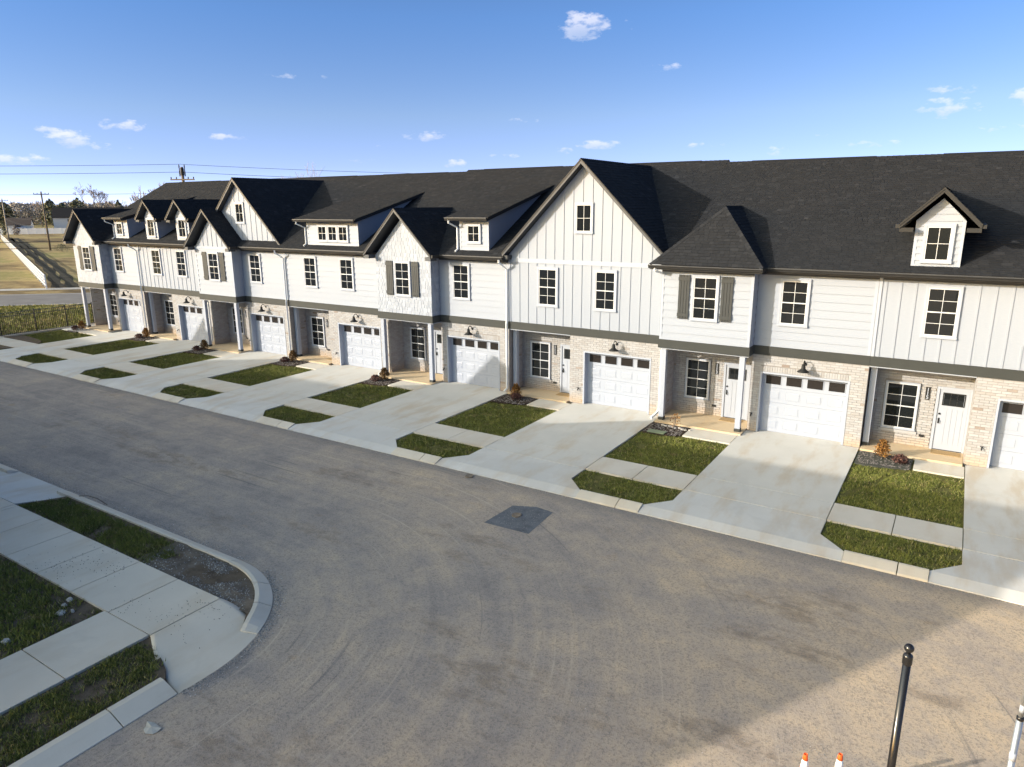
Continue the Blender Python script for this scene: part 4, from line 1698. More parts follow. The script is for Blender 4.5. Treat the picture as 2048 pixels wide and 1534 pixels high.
    while xx_ < xo1:
        for q in (-1, 1):
            a = [(xx_, ry, zr_ + .04), (min(xo1, xx_ + .2), ry, zr_ + .03), (min(xo1, xx_ + .2), ry + q * .15, zr_ + .03 - .15 * SL), (xx_, ry + q * .15, zr_ + .04 - .15 * SL)]
            sh.face(a[::-1] if q < 0 else a, random.uniform(.2, .75))
        xx_ += .2
    o = sh.build('roof_shingles', SHING_A, T)
    o['kind'] = 'stuff'
    rv = MB()
    a_, b_ = (1.0, 5.65) if i > 0 else (1.4, 6.1)
    rv.prism([(a_, ry - .17, zr_ + .045 - .17 * SL), (a_, ry, zr_ + .05), (a_, ry + .17, zr_ + .045 - .17 * SL), (a_, ry + .17, zr_ - .17 * SL), (a_, ry - .17, zr_ - .17 * SL)], (b_ - a_, 0, 0))
    rv.build('ridge_vent', SHING_A, T)
    if i == 0:            # rake edge and gable wall of the end of the row
        g_ = MB()
        g_.prism([(.01, .03, 5.6), (.01, HDEEP - .03, 5.6), (.01, ry, zr_ - .21)], (.02, 0, 0))
        g_.build('gable_wall', WHITE, T)
        planks_side(T, 0.0, .03, HDEEP, z0, z1, -1)
        Bs = Bricks(T)
        Bs.wall_y(.0, PB, HDEEP, 0, 2.8, -1)
        Bs.done()
        for sg in (-1, 1):
            r_ = MB()
            p0 = (-over - .02, EY if sg < 0 else yb_, EZ + .012)
            p1 = (-over - .02, ry, zr_ + .012)
            r_.prism([p0, p1, (p1[0], p1[1], p1[2] - .2), (p0[0], p0[1], p0[2] - .2)], (.018, 0, 0))
            r_.build('rake_board', RAKE, T)
    if i == 7:
        g_ = MB()
        g_.prism([(W - .03, .03, 5.6), (W - .03, HDEEP - .03, 5.6), (W - .03, ry, zr_ - .21)], (.028, 0, 0))
        g_.build('gable_wall', WHITE, T)
        planks_side(T, W, .03, HDEEP, z0, z1, 1)
        Bs = Bricks(T)
        Bs.wall_y(W, .03, HDEEP, 0, 2.8, 1)
        Bs.done()
    # ---- bay roofs
    if kind == 'A' and num != '113':
        cx, hf, zp = xp / 2, xp / 2 + .33, 7.72
        ze = zp - hf * 1.0
        if num == '105':
            c = MB()
            c.prism([(.02, BAY + .02, 5.6), (xp - .02, BAY + .02, 5.6), (xp - .02, BAY + .02, 5.66), (cx, BAY + .02, 7.28), (.02, BAY + .02, 5.66)], (0, .2, 0))
            c.build('gable_wall', WHITE, T)
            MB().box(.02, xp - .02, BAY - .012, BAY + .02, 5.60, 5.74).build('trim_board', TRIM, T)
            battens(T, .05, xp - .05, 5.74, 9, BAY + .018, cx - .406 * 3, top=lambda x: 5.66 + (xp / 2 - abs(x - cx)) * 1.0 - .0)
        else:
            c = MB()
            c.prism([(.02, BAY + .02, 5.6), (xp - .02, BAY + .02, 5.6), (xp - .02, BAY + .02, 5.66), (cx, BAY + .02, 7.28), (.02, BAY + .02, 5.66)], (0, .2, 0))
            c.build('gable_wall', SHAKE_A, T)
        gable_roof(T, cx, hf, ze, zp, BAY - .40, 3.6)
        for sx in (-1, 1):      # boxed eave returns
            MB().box(cx + sx * hf - (.0 if sx > 0 else 0) - (.30 if sx > 0 else 0), cx + sx * hf + (.30 if sx < 0 else 0), BAY - .40, BAY + .02, ze - .26, ze - .10).build('eave_return', RAKE, T)
        gm = MB().box(cx + hf + .0, cx + hf + .11, BAY - .40, -.42, ze - .13, ze - .01)
        gm.build('gutter', DARK, T)
    if num == '113':
        gutter(T, -.34, xp + .36, BAY - .40, EZ)
        MB().box(-.32, xp + .34, BAY - .40, BAY + .03, 5.615, 5.64).build('soffit', SOFFIT, T)
        MB().box(xp + .31, xp + .34, BAY - .40, -.43, 5.62, EZ).build('eave_fascia', DARK, T)
        MB().box(.0, xp, BAY - .012, BAY + .02, 5.52, 5.61).build('frieze_board', RAKE, T)
        # hip: front face trapezoid to a peak, two side faces
        x0_, x1_, yf, zp = -.33, xp + .35, BAY - .42, 7.72
        cxh = (x0_ + x1_) / 2
        run = (zp - EZ) / 0.92                   # front slope run
        hw = (x1_ - x0_) / 2
        pk = Vector((cxh, yf + run, zp))
        sh = MB()
        Lf = math.hypot(run, zp - EZ)
        shingled(sh, (x0_, yf, EZ + .01), (1, 0, 0), (0, run / Lf, (zp - EZ) / Lf), [(0, 0), (x1_ - x0_, 0), (hw, Lf)])
        Lh = math.hypot(hw, zp - EZ)
        yb = 3.6
        shingled(sh, (x1_, yf, EZ + .01), (0, 1, 0), (-hw / Lh, 0, (zp - EZ) / Lh), [(0, 0), (yb - yf, 0), (yb - yf, Lh), (run, Lh)])
        shingled(sh, (x0_, yb, EZ + .01), (0, -1, 0), (hw / Lh, 0, (zp - EZ) / Lh), [(0, 0), (yb - yf, 0), (yb - yf - run, Lh), (0, Lh)])
        for corner in ((x0_, yf), (x1_, yf)):
            p0 = Vector((corner[0], corner[1], EZ + .03))
            dv = pk + Vector((0, 0, .03)) - p0
            n = int(dv.length / .17)
            side = Vector((dv.y, -dv.x, 0)).normalized() * .12
            for k in range(n):
                a, b = p0 + dv * (k / n), p0 + dv * ((k + 1) / n)
                up = Vector((0, 0, .012))
                dn = Vector((0, 0, -.07))
                t = random.uniform(.3, 1)
                sh.face([a + up, b, b + side + dn, a + side + dn + up], t)
                sh.face([b, a + up, a - side + dn + up, b - side + dn], t)
        yy_ = pk.y
        while yy_ < yb:
            for q in (-1, 1):
                a = [(cxh, yy_, zp + .045), (cxh, yy_ + .17, zp + .035), (cxh + q * .1, yy_ + .17, zp + .035 - .1), (cxh + q * .1, yy_, zp + .045 - .1)]
                sh.face(a if q < 0 else a[::-1], random.uniform(.2, .7))
            yy_ += .17
        o = sh.build('hip_roof', SHING_A, T)
        o['kind'] = 'stuff'
    # ---- large gables
    if num == '111':
        cx, hf, zp = W / 2 + .01, W / 2 + .10, 9.47
        ze = zp - hf * 1.0
        c = MB()
        zt = zp - .17
        c.prism([(.02, -.004, 5.6), (W - .02, -.004, 5.6), (W - .02, -.004, zt - W / 2 + .0), (cx, -.004, zt), (.02, -.004, zt - W / 2 + .0)], (0, .15, 0))
        c.build('gable_wall', WHITE, T)
        MB().box(.02, W - .02, -.034, -.005, 5.56, 5.73).build('trim_board', TRIM, T)
        gw = [(W / 2 - .42, W / 2 + .42, 6.73, 7.93)]
        battens(T, .04, W - .04, 5.73, 9.5, -.004, .51, skip=gw, top=lambda x: zt - abs(x - cx) - .02)
        window(T, W / 2 - .285, W / 2 + .285, 6.86, 7.80, -.006, 2, 2, sashes=1)
        gable_roof(T, cx, hf, ze, zp, -.36, 6.5, bw=.16)
        for sx in (-1, 1):
            MB().box(cx + sx * hf - (.25 if sx > 0 else 0), cx + sx * hf + (.25 if sx < 0 else 0), -.36, .0, ze - .28, ze - .1).build('eave_return', SOFFIT, T)
    if num == '105':
        cx, hf, zp = 3.3, 3.42, 9.30
        ze = zp - hf * 1.0
        zt = zp - .17
        c = MB()
        c.prism([(cx - 3.2, .10, 5.95), (cx + 3.2, .10, 5.95), (cx + 3.2, .10, zt - 3.2), (cx, .10, zt), (cx - 3.2, .10, zt - 3.2)], (0, .15, 0))
        c.build('gable_wall', WHITE, T)
        gw = [(cx - .40, cx + .40, 6.93, 8.08)]
        battens(T, cx - 3.2, cx + 3.2, 6.03, 9.5, .10, cx - .406 * 7, skip=gw, top=lambda x: zt - abs(x - cx) - .02)
        window(T, cx - .27, cx + .27, 7.05, 7.96, .098, 2, 2, sashes=1)
        gable_roof(T, cx, hf, ze, zp, -.18, 6.4, bw=.16)
    # ---- dormers
    def doghouse(cx, half=.62):
        Dm = MB()
        yf = -.06
        Dm.prism([(cx - half, yf, 5.86), (cx + half, yf, 5.86), (cx + half, yf, 7.32), (cx, yf, 7.32 + half), (cx - half, yf, 7.32)], (0, 2.6, 0))
        D = Dm.build('dormer', WHITE, T)
        planks(D, cx - half + .08, cx + half - .08, 5.95, 7.30, yf, .2)
        planks(D, cx - half, cx + half, 7.30, 7.9, yf, .2, clip=lambda z: (cx - half + max(0, z - 7.32), cx + half - max(0, z - 7.32)))
        planks_side(D, cx + half, yf + .08, 2.5, 5.95, 7.30, 1, .2, top=lambda z: (yf + .06, (z - EZ) / SL + EY + .05))
        for sx in (-1, 1):
            xa = cx + sx * half
            MB().box(min(xa, xa - sx * .085), max(xa, xa - sx * .085) + (.004 if sx > 0 else 0), yf - .024, yf + .06, 5.93, 7.31).build('corner_board', TRIM, D)
        MB().box(cx - half - .02, cx + half + .02, yf - .032, yf + .02, 5.86, 5.95).build('trim_board', TRIM, D)
        window(D, cx - .285, cx + .285, 6.19, 7.11, yf - .004, 2, 2, casing=.08, sashes=1) if False else None
        window(T, cx - .285, cx + .285, 6.19, 7.11, yf - .026, 2, 2, casing=.08, sashes=1)
        gable_roof(T, cx, half + .40, 7.22, 8.24, yf - .36, 4.4, bw=.13, name='dormer_roof', rm=DARK if num == '115' else None)
        for sx in (-1, 1):
            xe = cx + sx * (half + .40)
            MB().box(min(xe, xe - sx * .36), max(xe, xe - sx * .36), yf - .36, yf + .02, 6.99, 7.11).build('eave_return', DARK if num == '115' else SOFFIT, T)
            MB().box(min(xe, xe + sx * .11), max(xe, xe + sx * .11), yf - .36, 2.2, 7.10, 7.21).build('gutter', DARK, T)

    def shed(x0_, x1_, wins, zt=7.22, slope=.25, pipe=True):
        yf = -.06
        Dm = MB()
        ym = (zt - .12 + slope * .4 - EZ + SL * EY) / (SL - slope)
        ym = (zt - .1 - EZ + SL * EY - slope * yf) / (SL - slope)
        Dm.prism([(x0_, yf, 5.86), (x0_, yf, zt - .1), (x0_, ym, zt - .1 + slope * (ym - yf)), (x0_, yf + .2, 5.86)], (x1_ - x0_, 0, 0))
        D = Dm.build('dormer', WHITE, T)
        planks(D, x0_ + .08, x1_ - .08, 5.95, zt - .12, yf, .2)
        planks_side(D, x1_, yf + .06, ym, 5.95, zt + .9, 1, .2, top=lambda z: (max(yf + .06, yf + (z - (zt - .1)) / slope), (z - EZ) / SL + EY + .05))
        for xa, xb in ((x0_, x0_ + .085), (x1_ - .085, x1_ + .004)):
            MB().box(xa, xb, yf - .024, yf + .05, 5.93, zt - .1).build('corner_board', TRIM, D)
        MB().box(x0_ - .02, x1_ + .02, yf - .032, yf + .02, 5.86, 5.95).build('trim_board', TRIM, D)
        for wc, hw_ in wins:
            window(T, wc - hw_, wc + hw_, zt - .98, zt - .36, yf - .026, 2, 2, casing=.07, sashes=1)
        xr0, xr1, yr0 = x0_ - .42, x1_ + .22, yf - .40
        yr1 = (zt - EZ + SL * EY - slope * yr0) / (SL - slope) + .15
        zf = lambda y: zt + slope * (y - yr0)
        d_ = MB()
        d_.prism([(xr0, yr0, zt), (xr0, yr1, zf(yr1)), (xr0, yr1, zf(yr1) - .13), (xr0, yr0, zt - .13)], (xr1 - xr0, 0, 0))
        d_.build('dormer_roof', DARK, T)
        sh_ = MB()
        L_ = math.hypot(1, slope)
        shingled(sh_, (xr0 - .01, yr0 - .02, zt + .006), (1, 0, 0), (0, 1 / L_, slope / L_), [(0, 0), (xr1 - xr0 + .02, 0), (xr1 - xr0 + .02, (yr1 - yr0) * L_), (0, (yr1 - yr0) * L_)])
        o_ = sh_.build('roof_shingles', SHING_A, T)
        o_['kind'] = 'stuff'
        gutter(T, xr0, xr1, yr0, zt)
        if pipe:
            downspout(T, x0_ - .02, [(-.22, yr0 - .06, zt - .1), (-.22, yr0 - .06, zt - .22), (-.06, yf - .06, zt - .42), (-.06, yf - .06, 6.02), (-.10, yf - .2, 5.93)], .034)

    if num == '115':
        doghouse(2.1 - .69, .63)
    if num == '103':
        doghouse(1.87, .6)
        doghouse(4.95, .6)
    if num == '107':
        shed(1.88, 5.35, [(2.98, .25), (3.68, .25), (4.38, .25)])
    if num == '109':
        shed(4.42, 5.92, [(5.17, .27)], 7.34)
    if num == '101':
        shed(4.36, 5.82, [(4.95, .27)])
    # ---- downspouts
    if kind == 'B' and num != '115':
        downspout(T, -.05, [(-.12, EY - .07, EZ - .11), (-.12, EY - .07, EZ - .22), (.0, -.09, EZ - .52), (.0, -.09, 3.14), (.0, -.13, 3.0), (-.02, -.085, 2.62), (-.02, -.085, .2), (-.06, -.25, .08)])
    if kind == 'A' and i > 0:
        downspout(T, -.06, [(.12, -.3, 2.78), (.02, -.12, 2.55), (.02, -.12, .35), (-.02, -.2, .2), (-.12, -.6, .06)], .042)
    if num == '113':
        downspout(T, -.10, [(-.0, BAY - .46, EZ - .1), (.0, BAY - .44, EZ - .2), (.05, -.10, EZ - .42), (.05, -.10, 3.14), (.06, -.11, 2.7)])
    return T


HOUSES = [build_house(i) for i in range(8)]

# doormats lie on the porches
for i in (1, 3, 5, 6, 7):
    u = U0[i]
    x0 = u + (2.05 if KIND[i] == 'A' else 2.0)
    yd = .45
    mt = MB().box(x0, x0 + .8, yd, yd + .42, .052, .066).build('doormat', plain('coir mat', (.36, .25, .13), 0.95, 0.05, var=0.25, scale=30))
    tag(mt, 'coir doormat before the front door of ' + WHICH[NUM[i]], 'doormat', 'doormats on the porches')

# ------------------------------------------------------------------ planting beds with shrubs
def shrub(name, x, y, z, h, w, mat, n, label, group, leaf=.035, up=1.0, seed=0):
    r = random.Random(seed)
    T = thing(name, (x, y, z), label, 'shrub', group)
    st = MB()
    for k in range(7):
        a = r.uniform(0, 2 * PI)
        q = r.uniform(.2, 1) * w * .5
        st.tube([(0, 0, 0), (math.cos(a) * q * .4, math.sin(a) * q * .4, h * .45), (math.cos(a) * q, math.sin(a) * q, h * r.uniform(.7, 1))], [.008, .006, .003], 5)
    st.build('stems', BARK, T)
    lf = MB()
    for k in range(n):
        t = r.random() ** .7
        a = r.uniform(0, 2 * PI)
        rad = w * .5 * math.sqrt(r.random()) * (.45 + .75 * math.sin(PI * min(1, t * up + .12)))
        p = Vector((math.cos(a) * rad, math.sin(a) * rad, h * (.1 + .95 * t)))
        d1 = Vector((r.gauss(0, 1), r.gauss(0, 1), r.gauss(.3, .8))).normalized()
        d2 = d1.cross(Vector((r.gauss(0, 1), r.gauss(0, 1), r.gauss(0, 1)))).normalized()
        l = leaf * r.uniform(.7, 1.5)
        lf.face([p, p + d1 * l * .5 + d2 * l * .32, p + d1 * l, p + d1 * l * .5 - d2 * l * .32], r.random())
    o = lf.build('foliage', mat, T)
    o['kind'] = 'stuff'
    return T


for i in range(8):
    u = U0[i]
    top = -1.80 if KIND[i] == 'A' else -1.27
    back = -.79 if KIND[i] == 'A' else -.23
    bw = 1.42 if KIND[i] == 'A' else 1.58
    g = MB()
    n_ = 10
    pts = [(u + .03, back), (u + .03, top - .35 + .08 * math.sin(i))] + [(u + .03 + (bw - .05) * (k + 1) / n_, top - .33 + .33 * ((k + 1) / n_) ** 2 + .05 * math.sin(3 * k + i)) for k in range(n_)] + [(u + bw, back)]
    slab(g, pts, -.05, -.012)
    tag(g.build('mulch_bed', MULCHG if i == 7 else MULCH), 'dark mulch bed by the porch of ' + WHICH[NUM[i]], 'mulch bed', 'mulch beds of the terrace', 'structure')
    # loose bark on the bed
    r = np.random.default_rng(300 + i)
    n = 260
    mbk = MB()
    for k in range(n):
        x, y = u + r.uniform(.08, bw - .05), r.uniform(top - .2, back - .05)
        a, l, w_ = r.uniform(0, PI), r.uniform(.02, .05), r.uniform(.008, .016)
        ca, sa = math.cos(a), math.sin(a)
        z = -.01 + r.uniform(0, .012)
        mbk.face([(x - ca * l - sa * w_, y - sa * l + ca * w_, z), (x + ca * l - sa * w_, y + sa * l + ca * w_, z + .012), (x + ca * l + sa * w_, y + sa * l - ca * w_, z + .012), (x - ca * l + sa * w_, y - sa * l - ca * w_, z)], r.random())
    o = mbk.build('bark_chips', TWIG)
    tag(o, 'loose bark chips on the bed of ' + WHICH[NUM[i]], 'bark chips', 'bark chips on the beds', 'stuff')
    sx = u + .72
    sy = (top + back) / 2 + .12
    if i == 6:
        shrub('shrub', u + .95, sy + .05, -.01, .5, .42, LEAF_O, 120, 'thin half bare russet shrub beside the post of house 113', 'porch shrubs', .05, 1, i)
    else:
        shrub('shrub', sx, sy, -.01, .55, .38, LEAF_O if i not in (2, 3, 4) else tone_paint('bronze leaves', [(0, (.07, .04, .02)), (1, (.26, .15, .06))]), 900, 'upright russet shrub in the bed of ' + WHICH[NUM[i]], 'porch shrubs', .06, 1, 30 + i)
        shrub('low_shrub', sx + (.52 if i == 7 else (.12 if i == 5 else -.30)), sy - (.28 if i != 5 else .22), -.01, .24, .42, LEAF_R, 520, 'low dark red shrub in the bed of ' + WHICH[NUM[i]], 'low red shrubs', .055, .9, 60 + i)

lid = MB().box(-8.72, -8.10, -2.02, -1.70, -.01, .012).build('utility_box', plain('green plastic lid', (.17, .21, .13), 0.6))
tag(lid, 'flat green utility box lid in the mulch before house 113', 'utility box')
# small stones at the porch edge of 113
for k in range(9):
    mb = MB()
    r = random.Random(k)
    mb.lathe(0, 0, [(.03, 0), (.06, .015), (.055, .04), (.02, .055)], 7)
    o = mb.build('stone', STONE, None, False, (-8.5 + k * .13, -1.02 - .06 * math.sin(k * 2.1) - .02 * k, -.012))
    o.scale = (r.uniform(.7, 1.4), r.uniform(.7, 1.2), r.uniform(.7, 1.1))
    o.rotation_euler = (0, 0, r.uniform(0, 6))
    tag(o, 'small pale stone in the loose row along the porch edge of house 113', 'stone', 'stones along the porch edge of house 113')

# ------------------------------------------------------------------ things on the street
g = MB()
g.face([(-9.62, -10.9, -.146), (-8.3, -10.85, -.146), (-8.4, -9.42, -.146), (-8.95, -9.35, -.146), (-9.55, -9.62, -.146)])
patch = tag(g.build('gravel_patch', soil_mat('blue gravel', (.105, .112, .125), (.185, .192, .205), (.33, .335, .345))), 'dark blue grey square of loose gravel in the street round a lid', 'gravel patch', kind='structure')
r = np.random.default_rng(77)
mb = MB()
for k in range(700):
    x, y = r.uniform(-9.5, -8.36), r.uniform(-10.85, -9.48)
    s_ = r.uniform(.005, .012)
    z = -.147
    a = r.uniform(0, 6.28)
    p = [(x + s_ * math.cos(a + q), y + s_ * math.sin(a + q), z) for q in (0, 2.1, 4.2)]
    ap_ = (x, y, z + s_ * 1.1)
    t = r.random()
    for q in range(3):
        mb.face([p[q], p[(q + 1) % 3], ap_], t)
tag(mb.build('loose_gravel', tone_paint('blue grey chippings', [(0, (.07, .08, .095)), (.8, (.20, .21, .23)), (1, (.6, .6, .6))], .9)), 'loose blue grey chippings in the dug street patch', 'gravel', kind='stuff')
for (x, y, lb) in ((-9.12, -10.1, 'raised round iron lid in the middle of the gravel patch'), (-11.8, -8.52, 'round valve cover against the kerb before house 111')):
    mb = MB()
    mb.lathe(0, 0, [(.13, -.01), (.13, .03), (.118, .038), (.11, .033)], 20)
    tag(mb.build('valve_cover', plain('rusty iron', (.20, .16, .12), 0.85, var=0.25, scale=14), None, True, (x, y, -.15)), lb, 'valve cover', 'valve covers in the street')


# loose grit along kerb lines and on the corner dirt
def grit(n, sampler, z, smin, smax, label, name='grit', seed=1):
    r = np.random.default_rng(seed)
    P = sampler(r, n)
    n = len(P)
    s_ = r.uniform(smin, smax, n)
    a = r.uniform(0, 6.28, n)
    V = np.empty((n, 4, 3))
    zz_ = P[:, 2] if P.shape[1] > 2 else np.full(n, z)
    for q in range(3):
        V[:, q] = np.stack([P[:, 0] + s_ * np.cos(a + q * 2.1), P[:, 1] + s_ * np.sin(a + q * 2.1), zz_ - .002], 1)
    V[:, 3] = np.stack([P[:, 0], P[:, 1], zz_ + s_ * r.uniform(.7, 1.3, n)], 1)
    base = np.arange(n)[:, None] * 4
    F = np.concatenate([base + np.array([0, 1, 3]), base + np.array([1, 2, 3]), base + np.array([2, 0, 3])], 0)
    t = r.random(n)
    me = arrays_mesh(name, V.reshape(-1, 3), F, np.concatenate([t, t, t]), GRAVEL)
    return tag(link(name, me), label, 'gravel', kind='stuff')


def s_corner(r, n):
    i = r.integers(0, len(xx), n)
    x = r.uniform(-15.0, -10.7, n)
    y = r.uniform(-16.93, -15.7, n)
    rr_ = np.hypot(x - CX, y - CY)
    k = (((x < CX) & (y < -15.92)) | ((x >= CX) & (rr_ < CR - .42))) & (r.random(n) < np.clip(smoothfield(x, y, 1.8, 9) * 1.6 - .3, .08, 1))
    x, y = x[k], y[k]
    jx = np.clip(((x - xx[0]) / (xx[1] - xx[0])).round().astype(int), 0, len(xx) - 1)
    jy = np.clip(((y - yy[0]) / (yy[1] - yy[0])).round().astype(int), 0, len(yy) - 1)
    return np.stack([x, y, zz[jy, jx]], 1)


grit(6500, s_corner, 0, .006, .022, 'scattered grey gravel on the corner dirt', 'gravel', 11)


def s_kerb(r, n):
    k = n // 2
    t = r.uniform(math.radians(-10), math.radians(75), k)
    d = CR + np.abs(r.normal(0, .12, k)) + .02
    p1 = np.stack([CX + d * np.cos(t), CY + d * np.sin(t)], 1)
    x = r.uniform(-28, -13.2, n - k)
    p2 = np.stack([x, -15.53 + np.abs(r.normal(0, .16, n - k))], 1)
    return np.concatenate([p1, p2])


grit(3200, s_kerb, -.148, .004, .016, 'dark grit swept against the curved corner kerb', 'grit', 12)


def s_open(r, n):
    x = r.uniform(-6, 3, n)
    y = r.uniform(-18, -11, n)
    k = r.random(n) < np.clip(smoothfield(x, y, 1.1, 21) * 1.6 - .5, .03, 1)
    c = np.stack([r.normal(-.9, .35, 260), r.normal(-14.75, .22, 260)], 1)
    return np.concatenate([np.stack([x[k], y[k]], 1), c])


grit(3800, s_open, -.148, .003, .010, 'fine gravel scattered over the sunlit street by the cones', 'grit', 13)


def s_kerb2(r, n):
    x = r.uniform(-48, 3, n)
    return np.stack([x, -8.31 - np.abs(r.normal(0, .05, n))], 1)


grit(2600, s_kerb2, -.148, .004, .014, 'dark grit lying along the gutter of the terrace kerb', 'grit', 14)

for k, (x, y, s_) in enumerate([(-14.36, -18.95, .10), (-14.56, -18.78, .06), (-14.2, -19.98, .10), (-14.70, -18.60, .07), (-14.2, -18.80, .045)]):
    rr_ = random.Random(k + 5)
    mb = MB()
    n_ = 8
    prof = [[(s_ * rr_.uniform(.7, 1.15)) for _ in range(n_)] for _ in range(3)]
    for lv, (zz2, f_) in enumerate(((-.06, 1.0), (0.01, .95), (.045, .55))):
        for q in range(n_):
            a = 2 * PI * q / n_
            rad = prof[lv][q] * f_
            mb.v.append((rad * math.cos(a) * 1.2, rad * math.sin(a), zz2 + rr_.uniform(-.008, .008)))
    for lv in range(2):
        for q in range(n_):
            q2 = (q + 1) % n_
            mb.f.append((lv * n_ + q, lv * n_ + q2, lv * n_ + n_ + q2, lv * n_ + n_ + q))
            mb.t.append(.5)
    mb.f.append(tuple(2 * n_ + q for q in range(n_)))
    mb.t.append(.5)
    o = mb.build('stone', STONE, None, False, (x, y, -.04))
    tag(o, ['largest white stone on the bare soil at the pavement corner', 'white stone touching the largest one at the pavement corner', 'lone white stone beside the side pavement joint', 'pale stone in the grass above the other white stones', 'small white stone nearest the pavement corner'][k], 'stone', 'white stones by the corner pavement')
mb = MB()
n_ = 9
for q in range(n_):
    a = 2 * PI * q / n_
    rad = .2 * random.uniform(.6, 1.1)
    mb.v.append((rad * math.cos(a), rad * .6 * math.sin(a), random.uniform(.004, .03)))
mb.v.append((0, 0, .035))
for q in range(n_):
    mb.f.append((q, (q + 1) % n_, n_))
    mb.t.append(.5)
tag(mb.build('paper_scrap', plain('pale card', (.42, .41, .37), .9, var=.12, scale=12), None, False, (-9.86, -19.76, -.148)), 'flattened pale scrap of paper on the street near the corner kerb', 'litter')

# crumbs of soil on the corner pavement
def s_crumb(r, n):
    x = r.uniform(-19, -10.8, n)
    y = r.uniform(-18.4, -17.0, n)
    k = r.random(n) < np.clip(smoothfield(x, y, 2.2, 33) * 2 - .9, .02, .9)
    c = np.stack([r.normal(-15.2, .25, 60), r.normal(-17.5, .2, 60)], 1)
    e = np.stack([r.normal(-10.85, .07, 40), r.normal(-16.9, .12, 40)], 1)
    return np.concatenate([np.stack([x[k], y[k]], 1), c])


o = grit(900, s_crumb, .002, .003, .014, 'small crumbs of soil dropped on the corner pavement slabs', 'soil_crumbs', 17)
o.data.materials[0] = MUDD = plain('dark soil crumb', (.10, .075, .055), .95, .05)
tw_ = MB().tube([(-20.0, -15.75, .02), (-19.6, -15.7, .10), (-19.3, -15.6, .04), (-19.05, -15.5, -.12)], .012, 5)
tag(tw_.build('twig', BARK), 'thin dry twig lying over the straight kerb by the grass strip', 'twig')

# cones
def cone(x, y, label):
    T = thing('traffic_cone', (x, y, -.15), label, 'traffic cone', 'traffic cones at the street edge')
    OR = CONE_O
    MB().box(-.18, .18, -.18, .18, 0, .03).build('base', OR, T)
    mb = MB().lathe(0, 0, [(.14, .03), (.125, .08), (.112, .14), (.1, .20)], 20)
    mb.build('lower_body', OR, T, True)
    mb = MB().lathe(0, 0, [(.1005, .2), (.065, .44)], 20)
    mb.build('reflective_collar', CONE_W, T, True)
    mb = MB().lathe(0, 0, [(.0645, .44), (.055, .49), (.055, .495)], 20)
    mb.build('middle_body', CONE_O, T, True)
    mb = MB().lathe(0, 0, [(.0556, .495), (.037, .625)], 20)
    mb.build('upper_collar', CONE_W, T, True)
    mb = MB()
    mb.lathe(0, 0, [(.0375, .625), (.029, .70), (.026, .712), (.02, .708), (.022, .66)], 20)
    mb.build('tip', CONE_O, T, True)


CONE_O = plain('orange cone plastic', (.85, .13, .025), .5, .35, var=.05)
CONE_W = plain('white reflective sleeve', (.82, .82, .82), .35, .4, var=.02)
cone(-.95, -15.73, 'orange traffic cone with white collar, the one farther from the black pole')
cone(-.55, -15.48, 'orange traffic cone with white collar, the one closer to the black pole')

P = thing('street_sign_pole', (.04, -17.2, -.15), 'glossy black metal pole topped with a ball finial', 'pole')
MB().lathe(0, 0, [(.11, 0), (.11, .06), (.07, .12), (.042, .16)], 24).build('base', BLACK, P, True)
MB().lathe(0, 0, [(.041, .16), (.039, 3.42)], 24).build('shaft', BLACK, P, True)
MB().lathe(0, 0, [(.045, 3.41), (.047, 3.42), (.047, 3.50), (.044, 3.515), (.03, 3.525), (.022, 3.535)], 24).build('collar', BLACK, P, True)
fb = [(.02, 3.53)] + [(.0475 * math.sin(a), 3.592 - .0475 * math.cos(a)) for a in np.linspace(.45, PI - .05, 14)]
MB().lathe(0, 0, fb, 24).build('finial', BLACK, P, True)

GALV = plain('galvanised steel', (.42, .44, .45), .38, .5, .75, var=.15, scale=9)
P = thing('sign_post', (1.06, -16.9, -.15), 'galvanised round steel post in a ground sleeve beside the black pole', 'post')
MB().lathe(0, 0, [(.031, 0), (.031, 2.98)], 18).build('sleeve', GALV, P, True)
MB().lathe(0, 0, [(.0225, 2.9), (.0225, 4.6)], 18).build('tube', GALV, P, True)
MB().lathe(0, 0, [(.034, 2.98), (.034, 3.01), (.024, 3.02)], 18).build('collar', BLACK, P, True)
MB().lathe(0, 0, [(.0318, 2.5), (.0318, 2.60)], 18).build('reflective_band', TRIM, P, True)
MB().lathe(0, 0, [(.0232, 3.07), (.0232, 3.15)], 18).build('reflective_band', TRIM, P, True)

# ------------------------------------------------------------------ iron fence at the left end
F = thing('iron_fence', (-50.55, 0, -.1), 'black iron picket fence closing the end of the terrace gardens', 'fence')
FX = 0.0
posts = [-9.2, -7.15, -5.1, -3.05, -1.15, .6, 2.5, 4.5, 6.5, 8.5]
for y in posts:
    MB().box(-.03, .03, y - .03, y + .03, 0, 1.62).build('fence_post', BLACK, F)
for z in (.14, 1.28, 1.5):
    MB().box(-.015, .015, posts[0], posts[-1], z, z + .035).build('rail', BLACK, F)
y = posts[0] + .1
pk_me = MB().box(-.010, .010, -.010, .010, .05, 1.52).mesh('picket', BLACK)
while y < posts[-1]:
    if min(abs(y - p) for p in posts) > .06:
        link('picket', pk_me, F, (0, y, 0))
    y += .115
g = MB().box(-50.72, -50.38, -8, 9, -.3, .03)
tag(g.build('fence_footing', CONC_OLD), 'narrow concrete strip under the black iron fence', 'footing', kind='structure')
g = MB()
slab(g, [(-50.3, -5.1), (-45.85, -5.12), (-46.6, -4.6), (-48.2, -4.3), (-49.8, -4.2)], -.05, .0)
tag(g.build('dirt', SOIL), 'brown dirt edge between pavement and lawn of the end house', 'dirt', kind='structure')
